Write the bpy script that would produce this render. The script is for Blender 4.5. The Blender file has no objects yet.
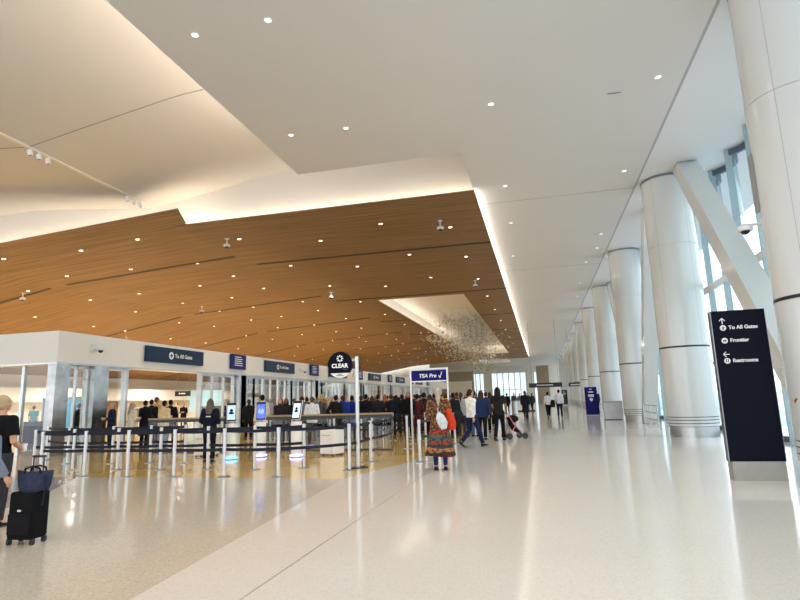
import bpy, bmesh, math, random
from mathutils import Vector, Matrix, Euler
from mathutils import noise as mnoise

random.seed(7)
S = bpy.context.scene
COL = S.collection
PI = math.pi

# ------------------------------------------------------------------ camera
EYE = 1.55
cam_d = bpy.data.cameras.new('camera')
cam = bpy.data.objects.new('camera', cam_d)
COL.objects.link(cam)
FPX = 550.0
cam_d.sensor_width = 36.0
cam_d.lens = 36.0 * FPX / 800.0
cam_d.clip_end = 1000
_F = Vector((141.0, -95.0, -FPX)).normalized()
_a = Vector((1.0, 0.03, 0.0))
_b = Vector((0.0, -(95.0 + 0.03 * 141.0), -FPX))
_t = -(_b.dot(_F)) / (_a.dot(_F))
_R = (_a * _t + _b).normalized()
if _R.x < 0:
    _R = -_R
_U = _R.cross(_F)
ROT = Matrix((_R, _F, _U))
cam.matrix_world = Matrix.Translation((0, 0, EYE)) @ ROT.to_4x4()
S.camera = cam


def ray(x, y):
    return ROT @ Vector((x - 400.0, 300.0 - y, -FPX))


def fl(x, y, z=0.0):
    d = ray(x, y)
    k = (z - EYE) / d.z
    return Vector((d.x * k, d.y * k, z))


def at_y(x, y, Y):
    d = ray(x, y)
    k = Y / d.y
    return Vector((d.x * k, Y, EYE + d.z * k))


# ------------------------------------------------------------------ world, exposure
W = bpy.data.worlds.new('sky')
S.world = W
W.use_nodes = True
nt = W.node_tree
bg = nt.nodes['Background']
tc = nt.nodes.new('ShaderNodeTexCoord')
sp = nt.nodes.new('ShaderNodeSeparateXYZ')
cr = nt.nodes.new('ShaderNodeValToRGB')
cr.color_ramp.elements[0].position = 0.0
cr.color_ramp.elements[0].color = (0.92, 0.96, 1.0, 1)
cr.color_ramp.elements[1].position = 0.6
cr.color_ramp.elements[1].color = (0.80, 0.91, 1.0, 1)
nt.links.new(tc.outputs['Generated'], sp.inputs[0])
nt.links.new(sp.outputs['Z'], cr.inputs[0])
nt.links.new(cr.outputs[0], bg.inputs['Color'])
bg.inputs['Strength'].default_value = 1.8

vs = S.view_settings
vs.view_transform = 'Standard'
vs.look = 'None'
vs.gamma = 1.0
vs.use_curve_mapping = False
vs.exposure = 0.5


def area(name, loc, direction, sx, sy, power, color):
    d = bpy.data.lights.new(name, 'AREA')
    d.shape = 'RECTANGLE'
    d.size = sx
    d.size_y = sy
    d.energy = power
    d.color = color
    o = bpy.data.objects.new(name, d)
    o.location = loc
    o.rotation_euler = Vector(direction).to_track_quat('-Z', 'Y').to_euler()
    COL.objects.link(o)
    return o


def area_axes(name, loc, direction, along, length, width, power, color):
    """strip lamp: length runs along 'along', shines in 'direction'"""
    o = area(name, loc, direction, length, width, power, color)
    z = -Vector(direction).normalized()
    x = Vector(along).normalized()
    y = z.cross(x).normalized()
    x = y.cross(z)
    o.rotation_euler = Matrix((x, y, z)).transposed().to_euler()
    return o


WARM = (1.0, 0.84, 0.64)
WARM2 = (1.0, 0.90, 0.78)
# cove strips (real lamps hidden on top of the ceiling edges)
area_axes('cove_lamp', (-8.4, 20.05, 9.22), (0, 0.6, 0.8), (1, 0, 0), 12.6, 0.12, 55, WARM)
area_axes('cove_lamp', (-7.78, 3.0, 9.55), (-0.5, 0, 0.85), (0, 1, 0), 27.0, 0.3, 420, (1.0, 0.87, 0.75))
area_axes('cove_lamp', (-22.5, 19.7, 9.0), (0, 0.7, 0.7), (1, 0, 0.06), 18.0, 0.12, 130, WARM)
area_axes('cove_lamp', (-2.05, 66.0, 9.13), (0.95, 0, 0.3), (0, 1, 0), 92.0, 0.05, 460, WARM2)
area_axes('cove_lamp', (-12.05, 69.6, 9.16), (0.2, 0, 1.0), (0, 1, 0), 58.0, 0.15, 420, WARM)
area_axes('cove_lamp', (-8.3, 99.3, 9.3), (0, -0.7, 0.7), (1, 0, 0), 6.4, 0.15, 90, WARM)
area_axes('cove_lamp', (-6.0, 124.0, 9.45), (-0.8, 0, 0.6), (0, 1, 0), 16.0, 0.15, 260, WARM)




def spot(loc, power, color, size=2.4, blend=0.7):
    d = bpy.data.lights.new('downlight_or_fill', 'SPOT')
    d.energy = power
    d.color = color
    d.spot_size = size
    d.spot_blend = blend
    d.shadow_soft_size = 0.3
    o = bpy.data.objects.new('downlight_or_fill', d)
    o.location = loc
    COL.objects.link(o)
    return o


DOWN = 380.0
for Y in (-8, -2, 4, 9.2, 14, 20, 27, 35, 44, 54, 65, 77, 90, 104):
    spot((-0.75, Y, 9.25), DOWN, (1.0, 0.94, 0.86))
for Y in (-6, 2, 9.2, 14):
    spot((-5.7, Y, 9.25), DOWN * 0.8, (1.0, 0.92, 0.82))
for X, z in ((-8.2, 9.0), (-13.6, 9.0), (-20.0, 8.6), (-27.0, 8.0), (-35.0, 6.7)):
    for Y in (22.5, 28.5, 35.5, 43.5, 53, 64, 77, 92, 107):
        if X == -8.2 and 39 < Y < 100:
            spot((-4.0, Y, z), DOWN * 0.8, WARM2)
            continue
        spot((X, Y, z), DOWN * (1.0 if X > -17 else 2.2), WARM2)


for X in (-24.0, -33.0, -42.0):  # added fill spots that brighten the checkpoint hall; no fixtures hang here
    for Y in (24, 34, 45, 57, 70):
        spot((X, Y, 4.6 if X < -40 else 5.4), DOWN * 2.2, (1.0, 0.94, 0.86), 2.95, 0.3)


# ------------------------------------------------------------------ materials
def srgb(r, g, b):
    def c(v):
        v /= 255.0
        return v / 12.92 if v <= 0.04045 else ((v + 0.055) / 1.055) ** 2.4
    return (c(r), c(g), c(b), 1.0)


MATS = {}


def mat(name, color, rough=0.5, metal=0.0, emit=None, estr=0.0, spec=0.5, coat=0.0, noise=None, bump=0.0):
    """procedural principled material; noise=(scale, amount) varies the base colour"""
    if name in MATS:
        return MATS[name]
    m = bpy.data.materials.new(name)
    m.use_nodes = True
    n = m.node_tree
    p = n.nodes['Principled BSDF']
    p.inputs['Base Color'].default_value = color
    p.inputs['Roughness'].default_value = rough
    p.inputs['Metallic'].default_value = metal
    p.inputs['Specular IOR Level'].default_value = spec
    p.inputs['Coat Weight'].default_value = coat
    if emit:
        p.inputs['Emission Color'].default_value = emit
        p.inputs['Emission Strength'].default_value = estr
    if noise:
        t = n.nodes.new('ShaderNodeTexCoord')
        x = n.nodes.new('ShaderNodeTexNoise')
        x.inputs['Scale'].default_value = noise[0]
        x.inputs['Detail'].default_value = 4
        r = n.nodes.new('ShaderNodeValToRGB')
        a = noise[1]
        r.color_ramp.elements[0].position = 0.3
        r.color_ramp.elements[1].position = 0.7
        r.color_ramp.elements[0].color = (color[0] * (1 - a), color[1] * (1 - a), color[2] * (1 - a), 1)
        r.color_ramp.elements[1].color = (min(1, color[0] * (1 + a)), min(1, color[1] * (1 + a)), min(1, color[2] * (1 + a)), 1)
        n.links.new(t.outputs['Object'], x.inputs['Vector'])
        n.links.new(x.outputs['Fac'], r.inputs[0])
        n.links.new(r.outputs[0], p.inputs['Base Color'])
        if bump:
            b = n.nodes.new('ShaderNodeBump')
            b.inputs['Strength'].default_value = bump
            b.inputs['Distance'].default_value = 0.01
            n.links.new(x.outputs['Fac'], b.inputs['Height'])
            n.links.new(b.outputs[0], p.inputs['Normal'])
    MATS[name] = m
    return m


def terrazzo(name, base, chip_a, chip_b, scale, rough):
    m = bpy.data.materials.new(name)
    m.use_nodes = True
    n = m.node_tree
    p = n.nodes['Principled BSDF']
    t = n.nodes.new('ShaderNodeTexCoord')
    v = n.nodes.new('ShaderNodeTexVoronoi')
    v.inputs['Scale'].default_value = scale
    n.links.new(t.outputs['Object'], v.inputs['Vector'])
    sepc = n.nodes.new('ShaderNodeSeparateColor')
    n.links.new(v.outputs['Color'], sepc.inputs[0])
    r = n.nodes.new('ShaderNodeValToRGB')
    r.color_ramp.interpolation = 'CONSTANT'
    e = r.color_ramp.elements
    e[0].position = 0.0
    e[0].color = chip_a
    e[1].position = 0.16
    e[1].color = base
    k = e.new(0.86)
    k.color = chip_b
    n.links.new(sepc.outputs[0], r.inputs[0])
    ns = n.nodes.new('ShaderNodeTexNoise')
    ns.inputs['Scale'].default_value = 0.35
    ns.inputs['Detail'].default_value = 3
    n.links.new(t.outputs['Object'], ns.inputs['Vector'])
    hs = n.nodes.new('ShaderNodeHueSaturation')
    mr = n.nodes.new('ShaderNodeMapRange')
    mr.inputs['To Min'].default_value = 0.94
    mr.inputs['To Max'].default_value = 1.05
    n.links.new(ns.outputs['Fac'], mr.inputs['Value'])
    n.links.new(mr.outputs[0], hs.inputs['Value'])
    n.links.new(r.outputs[0], hs.inputs['Color'])
    n.links.new(hs.outputs[0], p.inputs['Base Color'])
    p.inputs['Roughness'].default_value = rough
    p.inputs['Specular IOR Level'].default_value = 0.55
    MATS[name] = m
    return m


def wood_ceiling_mat():
    m = bpy.data.materials.new('wood_slats')
    m.use_nodes = True
    n = m.node_tree
    p = n.nodes['Principled BSDF']
    t = n.nodes.new('ShaderNodeTexCoord')
    mp = n.nodes.new('ShaderNodeMapping')
    mp.inputs['Scale'].default_value = (0.25, 9.0, 1.0)
    n.links.new(t.outputs['Object'], mp.inputs['Vector'])
    ns = n.nodes.new('ShaderNodeTexNoise')
    ns.inputs['Scale'].default_value = 1.0
    ns.inputs['Detail'].default_value = 5
    n.links.new(mp.outputs[0], ns.inputs['Vector'])
    r = n.nodes.new('ShaderNodeValToRGB')
    r.color_ramp.elements[0].position = 0.28
    r.color_ramp.elements[0].color = srgb(112, 85, 58)
    r.color_ramp.elements[1].position = 0.75
    r.color_ramp.elements[1].color = srgb(156, 124, 88)
    n.links.new(ns.outputs['Fac'], r.inputs[0])
    wv = n.nodes.new('ShaderNodeTexWave')
    wv.wave_type = 'BANDS'
    wv.bands_direction = 'Y'
    wv.inputs['Scale'].default_value = 1.6
    wv.inputs['Distortion'].default_value = 0.0
    n.links.new(t.outputs['Object'], wv.inputs['Vector'])
    wr = n.nodes.new('ShaderNodeValToRGB')
    wr.color_ramp.elements[0].position = 0.0
    wr.color_ramp.elements[0].color = (0.66, 0.62, 0.58, 1)
    wr.color_ramp.elements[1].position = 0.12
    wr.color_ramp.elements[1].color = (1, 1, 1, 1)
    n.links.new(wv.outputs['Fac'], wr.inputs[0])
    mx = n.nodes.new('ShaderNodeMix')
    mx.data_type = 'RGBA'
    mx.blend_type = 'MULTIPLY'
    mx.inputs[0].default_value = 1.0
    n.links.new(r.outputs[0], mx.inputs[6])
    n.links.new(wr.outputs[0], mx.inputs[7])
    n.links.new(mx.outputs[2], p.inputs['Base Color'])
    p.inputs['Roughness'].default_value = 0.55
    p.inputs['Specular IOR Level'].default_value = 0.25
    MATS['wood_slats'] = m
    return m


def glass_mat(name, tint, refl=0.08, veil=0.0):
    m = bpy.data.materials.new(name)
    m.use_nodes = True
    n = m.node_tree
    n.nodes.remove(n.nodes['Principled BSDF'])
    out = n.nodes['Material Output']
    tr = n.nodes.new('ShaderNodeBsdfTransparent')
    tr.inputs[0].default_value = tint
    gl = n.nodes.new('ShaderNodeBsdfGlossy')
    gl.inputs['Roughness'].default_value = 0.02
    lw = n.nodes.new('ShaderNodeLayerWeight')
    lw.inputs['Blend'].default_value = 0.5
    pw = n.nodes.new('ShaderNodeMath')
    pw.operation = 'POWER'
    pw.inputs[1].default_value = 4.0
    n.links.new(lw.outputs['Facing'], pw.inputs[0])
    fr = n.nodes.new('ShaderNodeMath')
    fr.operation = 'MULTIPLY_ADD'
    fr.inputs[1].default_value = 0.7
    fr.inputs[2].default_value = 0.045
    n.links.new(pw.outputs[0], fr.inputs[0])
    mx = n.nodes.new('ShaderNodeMixShader')
    n.links.new(fr.outputs[0], mx.inputs[0])
    n.links.new(tr.outputs[0], mx.inputs[1])
    n.links.new(gl.outputs[0], mx.inputs[2])
    if veil > 0:
        df = n.nodes.new('ShaderNodeBsdfDiffuse')
        df.inputs[0].default_value = (0.8, 0.8, 0.8, 1)
        m2 = n.nodes.new('ShaderNodeMixShader')
        m2.inputs[0].default_value = veil
        n.links.new(mx.outputs[0], m2.inputs[1])
        n.links.new(df.outputs[0], m2.inputs[2])
        n.links.new(m2.outputs[0], out.inputs[0])
    else:
        n.links.new(mx.outputs[0], out.inputs[0])
    MATS[name] = m
    return m


WHITE = mat('white_ceiling_paint', (0.70, 0.685, 0.66, 1), 0.85, spec=0.2, noise=(0.15, 0.02))
STRIPW = mat('white_strip_paint', (0.78, 0.79, 0.80, 1), 0.8, spec=0.2, noise=(0.15, 0.02))
COFF = mat('coffer_paint', (0.68, 0.645, 0.59, 1), 0.85, spec=0.2, noise=(0.15, 0.02))
CREAM = mat('cream_paint', (0.76, 0.71, 0.62, 1), 0.8, spec=0.2, noise=(0.3, 0.03))
FASC = mat('fascia_paint', (0.86, 0.84, 0.80, 1), 0.6, spec=0.3, noise=(0.4, 0.02))
TAUPE = mat('taupe_wall', srgb(150, 138, 116), 0.7, noise=(0.6, 0.05))
WOOD = wood_ceiling_mat()
SLOT = mat('black_slot', (0.006, 0.006, 0.010, 1), 0.6)
JOINT = mat('joint_grey', (0.30, 0.29, 0.27, 1), 0.8)
FWHITE = terrazzo('terrazzo_white', srgb(222, 215, 206), srgb(214, 206, 196), srgb(226, 220, 212), 75, 0.10)
FGREY = terrazzo('terrazzo_greige', srgb(200, 191, 175), srgb(187, 177, 160), srgb(209, 201, 186), 70, 0.12)
FTAN = terrazzo('terrazzo_tan', srgb(222, 188, 118), srgb(212, 176, 104), srgb(230, 202, 140), 70, 0.085)
FDARK = terrazzo('terrazzo_dark', srgb(128, 120, 112), srgb(104, 98, 90), srgb(150, 142, 132), 70, 0.16)
COLW = mat('column_gloss', (0.66, 0.68, 0.665, 1), 0.16, spec=0.5, coat=0.3, noise=(0.8, 0.015))
BLACKM = mat('black_metal', (0.012, 0.012, 0.015, 1), 0.4)
PSTEEL = mat('pillar_steel', (0.34, 0.335, 0.33, 1), 0.22, metal=1.0, noise=(2.0, 0.25))
STEEL = mat('brushed_steel', (0.54, 0.55, 0.56, 1), 0.36, metal=1.0, noise=(3.0, 0.06))
STEELD = mat('dark_steel', (0.30, 0.31, 0.33, 1), 0.35, metal=1.0, noise=(3.0, 0.06))
POSTW = mat('satin_post', (0.62, 0.62, 0.62, 1), 0.3, metal=0.5, noise=(5.0, 0.03))
TEAL = mat('window_fin', srgb(160, 178, 183), 0.35, metal=0.1, noise=(2.0, 0.05))
WFRAME = mat('window_head_frame', srgb(92, 104, 116), 0.4, metal=0.4, noise=(2.0, 0.05))
GLASS = glass_mat('clear_glass', (0.86, 0.95, 0.97, 1))
TGLASS = glass_mat('tinted_glass', (0.66, 0.71, 0.73, 1))
DGLASS = glass_mat('door_glass', (0.93, 0.95, 0.94, 1))
NAVYS = mat('sign_navy', srgb(4, 5, 24), 0.45, spec=0.1, noise=(2.0, 0.05))
SIGNB = mat('sign_slate_blue', srgb(34, 56, 82), 0.45, spec=0.2, noise=(2.0, 0.04))
SIGNC = mat('sign_cobalt', srgb(14, 34, 110), 0.45, spec=0.2, noise=(2.0, 0.04))
SIGNV = mat('sign_violet_blue', srgb(20, 20, 104), 0.45, spec=0.15, noise=(2.0, 0.04))
LETTER = mat('white_lettering', (0.86, 0.87, 0.88, 1), 0.5)
GREYBASE = mat('grey_plinth', srgb(160, 157, 148), 0.45, metal=0.2, noise=(4.0, 0.04))
BELT = mat('navy_belt', srgb(7, 9, 36), 0.75, noise=(40.0, 0.2))
PLAST = mat('white_plastic', (0.82, 0.80, 0.76, 1), 0.4, noise=(3.0, 0.02))
CAMW = mat('camera_white', (0.75, 0.75, 0.76, 1), 0.35, noise=(4.0, 0.02))
LAMP = mat('lamp_lens', (1, 0.9, 0.75, 1), 0.3, emit=(1, 0.86, 0.66, 1), estr=3.5)
LAMPC = mat('lamp_lens_cool', (1, 0.97, 0.92, 1), 0.3, emit=(1, 0.96, 0.9, 1), estr=1.4)
RAILTAN = mat('tan_rail', srgb(158, 138, 104), 0.4, noise=(6.0, 0.08))
GROUND = mat('pale_concrete', (0.62, 0.64, 0.66, 1), 0.9, noise=(0.2, 0.05))


# ------------------------------------------------------------------ mesh helpers
class MB:
    def __init__(self):
        self.b = bmesh.new()
        self.mi = 0

    def _set(self, faces):
        for f in faces:
            f.material_index = self.mi

    def box(self, c, s, rz=0.0, rot=None):
        v0 = len(self.b.faces)
        r = bmesh.ops.create_cube(self.b, size=1.0)
        M = Matrix.Translation(c) @ ((rot.to_4x4() if rot else Matrix.Rotation(rz, 4, 'Z'))) @ Matrix.Diagonal((s[0], s[1], s[2], 1))
        bmesh.ops.transform(self.b, matrix=M, verts=r['verts'])
        self.b.faces.ensure_lookup_table()
        self._set(self.b.faces[v0:])
        return self

    def box2(self, a, b):
        c = [(a[i] + b[i]) / 2 for i in range(3)]
        s = [abs(b[i] - a[i]) for i in range(3)]
        return self.box(c, s)

    def cyl(self, a, b, r0, r1=None, n=16, caps=True):
        r1 = r0 if r1 is None else r1
        a = Vector(a)
        b = Vector(b)
        d = b - a
        v0 = len(self.b.faces)
        r = bmesh.ops.create_cone(self.b, cap_ends=caps, segments=n, radius1=r0, radius2=r1, depth=d.length)
        M = Matrix.Translation((a + b) / 2) @ d.to_track_quat('Z', 'Y').to_matrix().to_4x4()
        bmesh.ops.transform(self.b, matrix=M, verts=r['verts'])
        self.b.faces.ensure_lookup_table()
        self._set(self.b.faces[v0:])
        return self

    def ball(self, c, r, n=12, m=8, rot=None):
        if not hasattr(r, '__len__'):
            r = (r, r, r)
        v0 = len(self.b.faces)
        q = bmesh.ops.create_uvsphere(self.b, u_segments=n, v_segments=m, radius=1.0)
        M = Matrix.Translation(c) @ (rot.to_4x4() if rot else Matrix.Identity(4)) @ Matrix.Diagonal((r[0], r[1], r[2], 1))
        bmesh.ops.transform(self.b, matrix=M, verts=q['verts'])
        self.b.faces.ensure_lookup_table()
        self._set(self.b.faces[v0:])
        return self

    def poly(self, pts):
        vs_ = [self.b.verts.new(p) for p in pts]
        f = self.b.faces.new(vs_)
        f.material_index = self.mi
        return self

    def prism(self, pts, dz):
        """polygon pts (counter-clockwise seen from above), extruded by vector dz"""
        dz = Vector(dz)
        lo = [self.b.verts.new(p) for p in pts]
        hi = [self.b.verts.new(Vector(p) + dz) for p in pts]
        n = len(pts)
        fs = [self.b.faces.new(lo[::-1]), self.b.faces.new(hi)]
        for i in range(n):
            fs.append(self.b.faces.new((lo[i], lo[(i + 1) % n], hi[(i + 1) % n], hi[i])))
        self._set(fs)
        return self

    def loft(self, rings, cap=True, closed=True):
        """rings: list of lists of points with equal counts"""
        vr = [[self.b.verts.new(p) for p in r] for r in rings]
        n = len(vr[0])
        fs = []
        for i in range(len(vr) - 1):
            for j in range(n if closed else n - 1):
                k = (j + 1) % n
                fs.append(self.b.faces.new((vr[i][j], vr[i][k], vr[i + 1][k], vr[i + 1][j])))
        if cap and closed:
            fs.append(self.b.faces.new(vr[0][::-1]))
            fs.append(self.b.faces.new(vr[-1]))
        self._set(fs)
        return self

    def lathe(self, prof, c=(0, 0, 0), n=32):
        rings = []
        for r, z in prof:
            rings.append([(c[0] + r * math.cos(2 * PI * k / n), c[1] + r * math.sin(2 * PI * k / n), c[2] + z) for k in range(n)])
        return self.loft(rings)

    def tube(self, pts, radii, n=10, up=None):
        """rounded limb along pts; radii are numbers or (rx, ry)"""
        pts = [Vector(p) for p in pts]
        rings = []
        ref = Vector(up) if up else Vector((1, 0, 0))
        for i, p in enumerate(pts):
            if i == 0:
                d = pts[1] - p
            elif i == len(pts) - 1:
                d = p - pts[i - 1]
            else:
                d = (pts[i + 1] - p).normalized() + (p - pts[i - 1]).normalized()
            d.normalize()
            x = ref - d * ref.dot(d)
            if x.length < 1e-3:
                x = Vector((0, 1, 0)) - d * d.y
            x.normalize()
            y = d.cross(x)
            r = radii[i]
            if not hasattr(r, '__len__'):
                r = (r, r)
            rings.append([p + x * (r[0] * math.cos(2 * PI * k / n)) + y * (r[1] * math.sin(2 * PI * k / n)) for k in range(n)])
        return self.loft(rings)

    def mesh(self, name, mats, smooth=False):
        bmesh.ops.recalc_face_normals(self.b, faces=self.b.faces[:])
        me = bpy.data.meshes.new(name)
        self.b.to_mesh(me)
        self.b.free()
        if not hasattr(mats, '__len__'):
            mats = [mats]
        for m in mats:
            me.materials.append(m)
        if smooth:
            for p in me.polygons:
                p.use_smooth = True
        return me

    def build(self, name, mats, parent=None, smooth=False):
        return link(name, self.mesh(name, mats, smooth), parent)


def link(name, me, parent=None):
    o = bpy.data.objects.new(name, me)
    COL.objects.link(o)
    if parent is not None:
        o.parent = parent
    return o


def smooth_angle(o, deg=35):
    me = o.data
    for p in me.polygons:
        p.use_smooth = True
    me.set_sharp_from_angle(angle=math.radians(deg))
    return o


def tag(o, label, cat, group=None, kind=None):
    o['label'] = label
    o['category'] = cat
    if group:
        o['group'] = group
    if kind:
        o['kind'] = kind
    return o


def thing(name, label, cat, loc=(0, 0, 0), rz=0.0, group=None):
    o = bpy.data.objects.new(name, None)
    o.empty_display_size = 0.2
    COL.objects.link(o)
    o.location = loc
    o.rotation_euler = (0, 0, rz)
    return tag(o, label, cat, group)


def struct(o):
    o['kind'] = 'structure'
    return o


def copy_tree(root, loc, rz=None, label=None):
    r = root.copy()
    COL.objects.link(r)
    r.location = loc
    if rz is not None:
        r.rotation_euler = (0, 0, rz)
    if label:
        r['label'] = label
    for ch in list(root.children):
        c = ch.copy()
        COL.objects.link(c)
        c.parent = r
        for g in list(ch.children):
            d = g.copy()
            COL.objects.link(d)
            d.parent = c
    return r


def text(name, body, size, parent, m, loc, rot, ext=0.004, bold=0.0, align='LEFT', shear=0.0, space=1.0):
    c = bpy.data.curves.new(name, 'FONT')
    c.body = body
    c.size = size
    c.extrude = ext
    c.offset = bold
    c.align_x = align
    c.align_y = 'CENTER'
    c.shear = shear
    c.space_character = space
    tmp = bpy.data.objects.new(name + '_tmp', c)
    COL.objects.link(tmp)
    dg = bpy.context.evaluated_depsgraph_get()
    me = bpy.data.meshes.new_from_object(tmp.evaluated_get(dg))
    bpy.data.objects.remove(tmp)
    bpy.data.curves.remove(c)
    me.materials.clear()
    me.materials.append(m)
    o = link(name, me, parent)
    o.location = loc
    o.rotation_euler = rot
    return o


# ================================================================== SETTING
# ---- floor: white, greige, tan and dark terrazzo fields in one slab
def build_floor():
    m = MB()
    bl = [(-0.5, -14), (-3.38, 4.16), (-4.0, 10.95)]                # greige / white border
    bt = [(-4.0, 10.95), (-3.3, 13.8), (-2.95, 18.5), (-2.7, 40), (-2.5, 125)]
    m.mi = 0
    m.poly([(p[0], p[1], 0) for p in bl] + [(p[0], p[1], 0) for p in bt[1:]] + [(-2.5, 152, 0), (9.5, 152, 0), (9.5, -14, 0)])
    m.mi = 1
    m.poly([(-6.4, -14, 0), (-0.5, -14, 0), (-3.38, 4.16, 0), (-4.0, 10.95, 0), (-10.5, 10.95, 0), (-8.6, 8.0, 0)][::1])
    m.mi = 3
    m.poly([(-60, -14, 0), (-6.4, -14, 0), (-8.6, 8.0, 0), (-10.5, 10.95, 0), (-60, 10.95, 0)])
    m.mi = 2
    m.poly([(-60, 10.95, 0), (-10.5, 10.95, 0)] + [(p[0], p[1], 0) for p in bt] + [(-2.5, 152, 0), (-60, 152, 0)])
    struct(m.build('floor', [FWHITE, FGREY, FTAN, FDARK]))
    j = MB()
    j.box2((-2.472, -14, 0.0), (-2.457, 40, 0.0015))
    struct(j.build('trim_1', mat('floor_joint', srgb(150, 140, 126), 0.5)))
    g = MB()
    g.box2((9.5, -60, -0.3), (160, 300, -0.12))
    struct(g.build('ground', GROUND))


build_floor()

# ---- white main ceiling (L shaped, around the raised coffer), strip over the columns
CZ = 9.3
m = MB()
m.prism([(-7.6, -14, CZ), (4.02, -14, CZ), (4.02, 151, CZ), (-1.93, 151, CZ), (-1.93, 16.6, CZ), (-7.6, 16.6, CZ)], (0, 0, 0.22))
struct(m.build('ceiling', WHITE))
m = MB()
m.prism([(4.10, -14, CZ + 0.02), (9.4, -14, CZ + 0.02), (9.4, 151, CZ + 0.02), (4.10, 151, CZ + 0.02)], (0, 0, 0.22))
struct(m.build('ceiling_strip', STRIPW))
m = MB()
m.box2((4.02, -14, CZ + 0.012), (4.10, 151, CZ + 0.16))
struct(m.build('trim_2', mat('reveal_grey', (0.42, 0.42, 0.42, 1), 0.8)))
m = MB()
for Y in (21.7, 34.4, 47.1, 59.8, 72.5, 85.2, 97.9):
    m.box2((-1.85, Y, CZ - 0.004), (4.02, Y + 0.025, CZ + 0.01))
m.box2((0.75, -14, CZ - 0.003), (0.765, 9.0, CZ + 0.01))
struct(m.build('trim_3', JOINT))

# ---- raised folded coffer over the front, and the lit wall behind it
prof = [(-1.93, 11.32), (-9.6, 11.32), (-10.9, 11.34), (-12.08, 11.12), (-16.29, 10.35), (-22.93, 11.05), (-26.0, 11.0), (-60, 11.0)]
fine = [(-1.93, 11.34), (-7.0, 11.36), (-8.6, 11.35), (-9.6, 11.32), (-10.3, 11.28), (-11.0, 11.2), (-12.08, 11.03), (-14.0, 10.73), (-16.29, 10.36), (-22.93, 11.05), (-26.0, 11.0), (-60, 11.0)]
prof = fine
m = MB()
m.loft([[(x, -14, z) for x, z in fine] + [(-60, -14, 11.6), (-1.93, -14, 11.6)], [(x, 20.4, z) for x, z in fine] + [(-60, 20.4, 11.6), (-1.93, 20.4, 11.6)]])
oc = m.build('ceiling_coffer', COFF)
smooth_angle(oc, 10)
struct(oc)

m = MB()
m.prism([(p[0], 20.4, p[1]) for p in prof] + [(-60, 20.4, 4.25), (-47, 20.4, 5.0), (-25.8, 20.4, 8.5), (-14.66, 20.4, 9.2), (-1.93, 20.4, 9.2)], (0, 0.2, 0))
struct(m.build('wall_coffer', COFF))
m = MB()
m.box2((-1.95, 16.6, 9.5), (-1.80, 20.5, 11.4))
m.box2((-7.75, -14, 11.3), (-1.8, 16.9, 11.5))
struct(m.build('wall_coffer_return', STRIPW))
m = MB()
for (x0, z0), (x1, z1) in zip(prof[3:10], prof[4:11]):
    m.prism([(x0, 13.9, z0 - .012), (x0, 13.93, z0 - .012), (x1, 13.93, z1 - .012), (x1, 13.9, z1 - .012)], (0, 0, 0.03))
struct(m.build('trim_4', JOINT))
m = MB()
m.box2((-16.36, -14, 10.31), (-16.22, 20.3, 10.37))
struct(m.build('trim_8', CREAM))

# ---- folded wood slat ceiling
WZ = 9.05
CX = -14.66                      # crease between the flat and the sloping sheet
X2 = -25.8


def wz(x):
    if x >= CX:
        return WZ
    if x >= X2:
        return WZ - (CX - x) * 0.063
    return WZ - (CX - X2) * 0.063 - (X2 - x) * 0.165


SKX0, SKX1, SKY0, SKY1 = -11.6, -5.0, 39.8, 99.6
WY0, WY1 = 19.45, 114.5
WR = -1.86
TH = 0.05
m = MB()


def sheet(x0, x1, y0, y1):
    m.prism([(x0, y0, wz(x0)), (x1, y0, wz(x1)), (x1, y1, wz(x1)), (x0, y1, wz(x0))], (0, 0, TH))


sheet(SKX1, WR, WY0, WY1)
sheet(CX, SKX0, WY0, WY1)
m.prism([(SKX0, WY0, WZ), (SKX1, WY0, WZ), (SKX1, SKY0, WZ), (SKX0, SKY0, WZ)], (0, 0, TH))
m.prism([(SKX0, SKY1, WZ), (SKX1, SKY1, WZ), (SKX1, WY1, WZ), (SKX0, WY1, WZ)], (0, 0, TH))
struct(m.build('ceiling_wood', WOOD))
m = MB()
e = WZ + (CX + 13.75) * 0
m.prism([(X2, 17.9, wz(X2)), (CX, 17.9, WZ), (CX, WY1, WZ), (X2, WY1, wz(X2))], (0, 0, TH))
m.prism([(CX, 17.9, WZ), (-13.3, 17.9, WZ + 0.09), (-14.0, 19.42, WZ + 0.045), (CX, 19.42, WZ)], (0, 0, TH))
struct(m.build('ceiling_wood_fold', WOOD))
m = MB()
X3 = -47.0
m.prism([(X3, 17.9, wz(X3)), (X2, 17.9, wz(X2)), (X2, WY1, wz(X2)), (X3, WY1, wz(X3))], (0, 0, TH))
struct(m.build('ceiling_wood_slope', WOOD))
# black slots let into the sheets
m = MB()
for Y in (26.4, 38.7, 51.0, 63.3, 75.6, 87.9, 100.2):
    w = 0.28
    if Y < SKY0 - 1:
        m.box2((CX + 0.1, Y, WZ - 0.012), (WR - 0.02, Y + w, WZ + 0.03))
    else:
        m.box2((CX + 0.1, Y, WZ - 0.012), (SKX0 - 0.05, Y + w, WZ + 0.03))
        m.box2((SKX1 + 0.05, Y, WZ - 0.012), (WR - 0.02, Y + w, WZ + 0.03))
for Y in (24.5, 36.3, 48.1, 59.9, 71.7, 83.5, 95.3):
    a0, a1 = -25.2, CX - 0.15
    m.prism([(a0, Y, wz(a0) - .012), (a1, Y, wz(a1) - .012), (a1, Y + 0.26, wz(a1) - .012), (a0, Y + .26, wz(a0) - .012)], (0, 0, 0.04))
    a0, a1 = -46.0, X2 - 0.5
    m.prism([(a0, Y, wz(a0) - .012), (a1, Y, wz(a1) - .012), (a1, Y + 0.26, wz(a1) - .012), (a0, Y + .26, wz(a0) - .012)], (0, 0, 0.04))
struct(m.build('trim_5', SLOT))
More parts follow.
